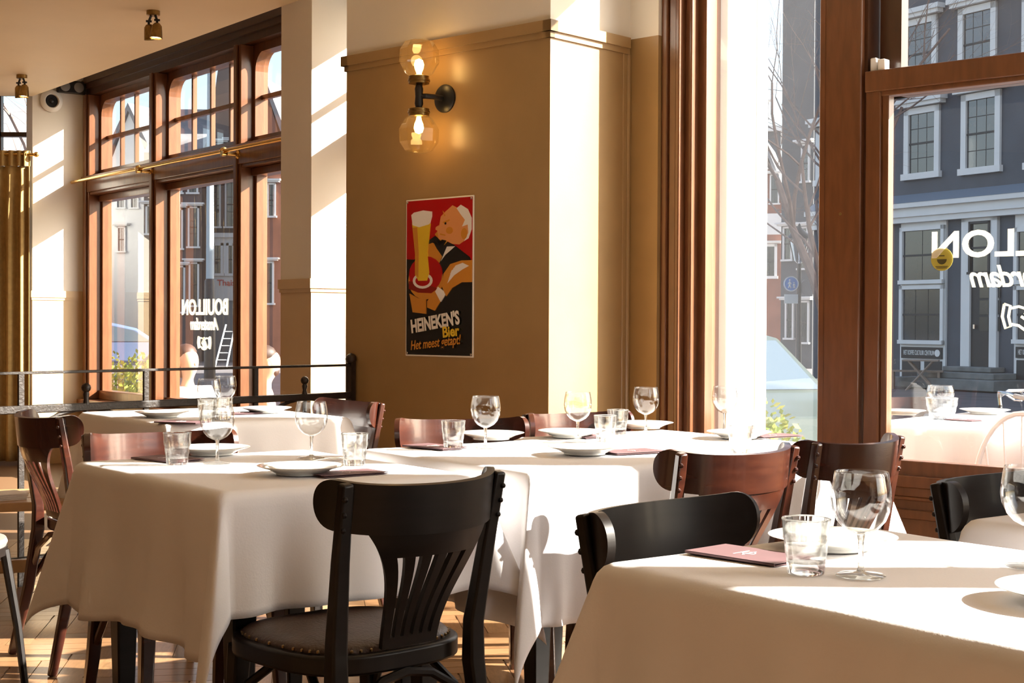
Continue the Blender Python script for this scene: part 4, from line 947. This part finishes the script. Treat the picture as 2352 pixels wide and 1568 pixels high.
p = L.w(L.on(290, 880, .75)[0], .75); shrub((p.x, p.y, GZ), .8, .35, 1.30, 'leafy yellow-green shrub outside the left pane, low down', 2600, 5, radians(L.deg))

# bicycle
p = atd(2330, 950, 10.6); t = thing('bicycle', 'dark bicycle with bare handlebar parked outside the lettered pane', 'bicycle', (p.x+.25, p.y, GZ), radians(150))
for x in (-.52, .52):
    w_ = MB().lathe([(.325, -.016), (.345, -.012), (.345, .012), (.325, .016)], 32, (x, 0, .345), 'y', True).build('wheel', M_panelk, t)
    sp_ = MB()
    for k in range(14): a = k*2*pi/14; sp_.tube([(x, 0, .345), (x+.33*cos(a), 0, .345+.33*sin(a))], .0015, 4)
    sp_.build('spokes', M_steel, w_)
fr_ = MB()
for a, b in (((-.52, 0, .345), (-.08, 0, .30)), ((-.08, 0, .30), (-.22, 0, .85)), ((-.22, 0, .80), (.36, 0, .88)), ((-.08, 0, .30), (.38, 0, .78)), ((-.52, 0, .345), (-.2, 0, .78)), ((.52, 0, .345), (.34, 0, .98))): fr_.tube([a, b], .016, 8)
fr_.build('frame', M_blackmetal, t)
MB().tube([(.16, -.33, 1.06), (.22, -.30, 1.08), (.32, -.16, 1.08), (.35, 0, 1.04), (.32, .16, 1.08), (.22, .30, 1.08), (.16, .33, 1.06)], .013, 8).tube([(.34, 0, .96), (.35, 0, 1.05)], .015, 8).build('handlebar', M_steel, t)
for s in (-1, 1): MB().tube([(.04, s*.36, 1.04), (.18, s*.325, 1.065)], .018, 8).build('grip', mat('pale grip', (.5, .45, .4), .6), t); MB().tube([(.25, s*.27, 1.07), (.20, s*.22, 1.03), (.14, s*.26, 1.03)], .007, 6).build('brake_lever', M_steel, t)
MB().ball((-.24, 0, .95), .10, 12, (1.2, .7, .35)).tube([(-.22, 0, .8), (-.235, 0, .93)], .013, 8).build('saddle', M_panelk, t)

# deck and laid table added outside to stand in for the pane's faint reflection
DZ = -.11
t = struct('standin_deck', MB().box(.55, 4.2, .44, 3.2, GZ, DZ-.02), M_panelk, 'dark deck added outside the lettered pane under the stand-in reflection table', WR)
for k in range(18): MB().box(.55, 4.2, .44+k*.15, .585+k*.15, DZ-.02, DZ).build('deck_board', mat('grey deck board', (.16, .14, .13), .7, var=.25, vscale=6), t)
t = thing('standin_table', 'long white-clothed table added outside, standing in for a pane reflection', 'table', WR.w(.66, .66, DZ), radians(WR.deg))
MB().box(0, 2.0, 0, 1.3, .72, .75).build('tabletop', M_black, t)
for x in (.08, 1.92):
    for y in (.08, 1.22): MB().box(x-.025, x+.025, y-.025, y+.025, 0, .72).build('leg', M_black, t)
o = cloth_mesh(2.0, 1.3, (.2, .2, .42, .2), 23).build('tablecloth', M_cloth, None, WR.w(.66, .66, DZ+.757), radians(WR.deg), smooth=0); o.data.polygons.foreach_set('use_smooth', [True]*len(o.data.polygons))
tag(o, 'white tablecloth on the stand-in reflection table outside the lettered pane', 'tablecloth', 'white tablecloths')
zo = DZ + .759
o = put('wine', 2160, 952, 'wide stemmed glass on the stand-in reflection table outside', z=zo); o.scale = (1.7, 1.7, 1.05)
o = put('tumbler', 2163, 962, 'wide low glass on the stand-in reflection table outside', z=zo); o.scale = (2.3, 2.3, 1.35)
o = put('plate', 2075, 952, 'left plate on the stand-in reflection table outside', z=zo); o.scale = (1.15, 1.15, 1.2)
o = put('plate', 2262, 950, 'right plate on the stand-in reflection table outside', z=zo); o.scale = (1.3, 1.3, 1.2)
put('card', 2215, 965, 'menu card on the stand-in reflection table outside', .6, z=zo)
p = atd(2085, 910, 8.35); o = place_chair((p.x, p.y), (.2, -1), 'brown chair added behind the stand-in reflection table outside'); o.location.z = DZ
t = thing('terrace_chair', 'white metal hoop-back chair before the stand-in reflection table outside', 'chair', WR.w(WR.on(2330, 1000, .5)[0], .78, DZ), radians(WR.deg))
wm = mat('white metal', (.85, .85, .86), .4)
MB().tube([(.22*cos(a), -.2, .46+.38*sin(a)) for a in [k*pi/20 for k in range(21)]], .013, 8).build('back_hoop', wm, t)
for k in range(-2, 3): MB().tube([(k*.07, -.2, .46), (k*.085, -.2, .46+.38*sqrt(max(0, 1-(k*.085/.22)**2)))], .006, 6).build('back_rod', wm, t)
MB().lathe([(1e-5, .44), (.23, .44), (.235, .455), (1e-5, .46)], 28).build('seat', wm, t)
for sx, sy in ((1, 1), (-1, 1), (1, -1), (-1, -1)): MB().tube([(sx*.17, sy*.17, .44), (sx*.21, sy*.21, 0)], .012, 8).build('leg', wm, t)

# houses beyond the left window
house('brown_brick_house', 'brown brick house with tall white windows beyond the lettered left pane', 330, 463, 57, 7.7, M_bk1, 0, 'slope',
      [(431, 456, 398, 446, 2, 2), (432, 458, 474, 570, 2, 3), (404, 421, 478, 574, 1, 3), (404, 420, 398, 446, 1, 2), (434, 458, 602, 705, 2, 2), (402, 426, 610, 720, 2, 2), (335, 352, 470, 540, 2, 2)], 6, 2.2)
o, Fh, x0, x1 = house('bell_gable_house', 'dark house with rounded bell gable and white ground floor', 485, 568, 58.5, 8.2, M_bk1, 0, 'bell',
      [(486, 508, 420, 524, 2, 3), (517, 546, 415, 524, 2, 3), (490, 516, 328, 380, 2, 2), (525, 550, 325, 378, 2, 2)], 8, 3.8)
zy = lambda y: Fh.on(520, y)[1]-GZ
gf = MB().box(x0, x1, -.25, 0, zy(690), zy(536)).box(x0, x1, -.4, 0, zy(546), zy(536)).build('white_shopfront', M_trim, o)
for a, b in ((491, 516), (523, 543)):
    win(o, Fh.on(a, 600)[0], Fh.on(b, 600)[0], zy(634), zy(559), 2, 2, .1, 0, .05, -.26)
MB().box(x0, x1, -.15, 0, 0, zy(690)).build('grey_shopfront', mat('grey shopfront', (.16, .19, .21), .5), o)
me = text_mesh('Thais. S', .34, mat('sign red', (.55, .02, .015), .5), 'lettering', .004, 0, .01, 1, False, 1.0, 'LEFT'); link('lettering', me, o, (Fh.on(502, 650)[0], -.28, zy(656)))
house('white_gable_house', 'white gabled house behind the left transom panes', 255, 340, 66, 8.4, M_trim, -20, 'gable', [(268, 290, 420, 480, 2, 2), (300, 320, 420, 480, 2, 2), (270, 290, 520, 580, 2, 2)], 9, 2.2)
house('red_gable_house', 'red brick house beside the bell gable, right transom pane', 572, 648, 55, 7.6, M_bk2, -8, 'gable', [(592, 606, 350, 395, 2, 2), (616, 632, 350, 395, 2, 2), (590, 608, 420, 500, 2, 3), (614, 634, 420, 500, 2, 3), (600, 630, 600, 700, 2, 2)], 8, 2.3)
house('left_house', 'pale house seen through the far left window', -260, 60, 60, 7.5, M_trim, 10, 'slope', [(20, 45, 420, 500, 2, 3)], 8, 3.0)
# lamp pole and ladder
p = atd(482, 740, 40); t = thing('street_pole', 'tall two-tone pole standing in the street, pale above and black below', 'pole', (p.x, p.y, GZ)); zq = lambda y: atd(482, y, 40).z - GZ
MB().lathe([(.11, zq(645)), (.085, zq(150))], 12).build('upper_pole', mat('pale blue grey metal', (.42, .50, .55), .5), t); MB().lathe([(.16, 0), (.15, zq(645)), (.11, zq(640))], 12).build('lower_sleeve', M_blackmetal, t)
p = atd(515, 780, 50); t = thing('ladder', 'white aluminium ladder leaning in the street', 'ladder', (p.x, p.y, GZ), .0)
hh = atd(515, 745, 50).z - GZ
for s in (-1, 1): MB().tube([(s*.2-.12, -.0, 0), (s*.16+.12, .5, hh)], .03, 6).build('stile', M_trim, t)
for k in range(1, 6): f = k/6; MB().tube([(-.2*(1-.2*f)-.12+.24*f, .5*f, hh*f), (.2*(1-.2*f)-.12+.24*f, .5*f, hh*f)], .02, 6).build('rung', M_trim, t)
p = atd(262, 830, 45); t = thing('parked_van', 'pale blue car parked outside the left pane', 'car', (p.x, p.y, GZ), radians(20))
MB().prism([(-1.9, .3), (-1.95, .8), (-1.3, 1.45), (-.3, 1.55), (.6, 1.35), (1.2, .95), (1.9, .8), (1.95, .3)], -.8, .8).build('body', mat('pale blue paint', (.08, .12, .22), .3, coat=1), t, bevel=.08)
MB().prism([(-1.2, .95), (-1.1, 1.35), (-.3, 1.45), (.5, 1.28), (1.0, .95)], -.82, .82).build('side_windows', M_cgl, t)
for x in (-1.2, 1.2):
    for s in (-1, 1): MB().lathe([(1e-5, -.1), (.3, -.1), (.3, .1), (1e-5, .1)], 20, (x, s*.75, .3), 'y').build('wheel', M_panelk, t)

# ---------------------------------------------------------------- people on the terrace
M_skin = mat('skin', (.62, .36, .25), .5)
def skin_obj(name, m, verts, edges, parent, root=0, lv=2):
    me = bpy.data.meshes.new(name); me.from_pydata([v[:3] for v in verts], edges, []); me.materials.append(m); o = link(name, me, parent)
    sk = o.modifiers.new('skin', 'SKIN'); 
    for i, v in enumerate(verts):
        d = me.skin_vertices[0].data[i]; d.radius = (v[3], v[4] if len(v) > 4 else v[3]); d.use_root = (i == root)
    sk.use_smooth_shade = True; su = o.modifiers.new('smooth', 'SUBSURF'); su.levels = lv; su.render_levels = lv; return o
def person(loc, rot, label, shirt, hairm, trou, turn=0, beard=None, longhair=False):
    t = thing('person', label, 'person', loc, rot)
    V = [(0, 0, .52, .13, .11), (0, -.03, .70, .13, .10), (0, -.05, .88, .14, .10), (0, -.04, 1.03, .05), (0, -.02, 1.09, .048)]
    E = [(0, 1), (1, 2), (2, 3), (3, 4)]
    ht = Matrix.Rotation(turn, 3, 'Z')
    def hv(x, y, z): q = ht @ Vector((x, y, 0)); return (q.x, q.y - .01, z)
    V += [(*hv(0, .025, 1.165), .082, .095), (*hv(0, .01, 1.25), .100, .118), (*hv(0, -.01, 1.32), .065, .08)]; E += [(4, 5), (5, 6), (6, 7)]
    for s in (-1, 1):
        k = len(V); V += [(s*.17, -.05, .96, .06), (s*.23, .02, .74, .045), (s*.17, .26, .70, .032), (s*.16, .32, .70, .035, .02)]; E += [(2, k), (k, k+1), (k+1, k+2), (k+2, k+3)]
        for q, (dx, ln) in enumerate(((-.025, .06), (-.009, .07), (.008, .068), (.024, .055))): V += [(s*.16+dx, .35, .70, .009), (s*.16+dx, .32+ln, .69, .007)]; j = len(V); E += [(k+3, j-2), (j-2, j-1)]
        V += [(s*.16-s*.04, .33, .70, .009), (s*.16-s*.055, .36, .695, .007)]; j = len(V); E += [(k+3, j-2), (j-2, j-1)]
        k = len(V); V += [(s*.10, .06, .50, .09), (s*.12, .42, .50, .065), (s*.12, .44, .25, .05), (s*.12, .43, .07, .04), (s*.12, .54, .04, .035)]; E += [(0, k), (k, k+1), (k+1, k+2), (k+2, k+3), (k+3, k+4)]
    b = skin_obj('body', M_skin, V, E, t)
    SV = [(0, 0, .54, .15, .13), (0, -.03, .70, .15, .12), (0, -.05, .88, .16, .12), (0, -.045, 1.00, .075)]; SE = [(0, 1), (1, 2), (2, 3)]
    for s in (-1, 1): k = len(SV); SV += [(s*.18, -.05, .955, .075), (s*.235, .02, .74, .06), (s*.185, .20, .705, .048)]; SE += [(2, k), (k, k+1), (k+1, k+2)]
    skin_obj('jacket', shirt, SV, SE, t)
    TV = [(0, 0, .50, .145, .12)]; TE = []
    for s in (-1, 1): k = len(TV); TV += [(s*.10, .08, .50, .10), (s*.12, .43, .50, .078), (s*.12, .45, .25, .065), (s*.12, .44, .10, .06)]; TE += [(0, k), (k, k+1), (k+1, k+2), (k+2, k+3)]
    skin_obj('trousers', trou, TV, TE, t)
    hm = MB()
    def hb(m_, x, y, z, r, sq): q = hv(x, y, z); m_.ball(q, r, 14, sq)
    hb(hm, 0, -.03, 1.295, .100, (.96, 1.08, .82))
    if longhair: hb(hm, 0, -.06, 1.19, .085, (1, .8, 1.4))
    hm.build('hair', hairm, t)
    f = MB(); hb(f, 0, .098, 1.205, .016, (.8, 1.1, 1.4)); f.build('nose', M_skin, t)
    for s in (-1, 1):
        f = MB(); hb(f, s*.03, .083, 1.235, .009, (1.2, .8, .8)); f.build('eye', M_dark, t); f = MB(); hb(f, s*.084, .0, 1.21, .022, (.4, .8, 1.2)); f.build('ear', M_skin, t)
    f = MB(); hb(f, 0, .088, 1.16, .014, (1.6, .6, .4)); f.build('mouth', mat('lips', (.45, .16, .13), .5), t)
    if beard: f = MB(); hb(f, 0, .055, 1.15, .06, (1.0, .75, .75)); f.build('beard', beard, t)
    return t
M_hairb = mat('brown hair', (.035, .016, .009), .6, var=.3, vscale=60); M_hairr = mat('auburn hair', (.05, .02, .011), .6)
def seatfor(loc, rot, label):
    o = thing('wicker_chair', label, 'chair', loc, rot, 'terrace chairs outside the left window'); w = mat('woven cane', (.42, .30, .20), .6, var=.3, vscale=60)
    MB().box(-.21, .21, -.2, .2, .375, .40).build('seat', w, o, bevel=.01); MB().box(-.2, .2, -.27, -.25, .5, .88).build('backrest', w, o, bevel=.01)
    for sx, sy in ((1, 1), (-1, 1)): MB().tube([(sx*.18, .17, .38), (sx*.2, .2, 0)], .013, 6).build('leg', w, o); MB().tube([(sx*.19, -.26, .88), (sx*.19, -.26, .38), (sx*.21, -.3, 0)], .013, 6).build('leg', w, o)
p = atd(432, 880, 12.6); person((p.x, p.y, GZ), radians(200), 'person in a white jacket sitting outside the lettered left pane', mat('white jacket', (.80, .78, .78), .7), M_hairr, mat('dark trousers', (.03, .03, .04), .7), .5, None, True); seatfor((p.x, p.y, GZ), radians(200), 'cane terrace chair under the person in white')
p = atd(617, 850, 12.3); person((p.x, p.y, GZ), radians(-75), 'bearded person in profile in a pink shirt outside the right pane', mat('pink shirt', (.55, .30, .24), .7), M_hairb, mat('blue jeans', (.06, .08, .14), .7), 0, M_hairb); seatfor((p.x, p.y, GZ), radians(-75), 'cane terrace chair under the bearded person')
# overhead wires in the street
for k, (za, zb) in enumerate(((12.2, 12.6), (11.6, 11.2))):
    t = MB().tube([(-26, 48, za), (-16, 48, (za+zb)/2-.35), (-4, 48, zb)], .03, 5).build('overhead_wire', M_panelk); tag(t, ['upper thin tram wire above the bell gable', 'lower thin tram wire above the bell gable'][k], 'wire', 'tram wires')
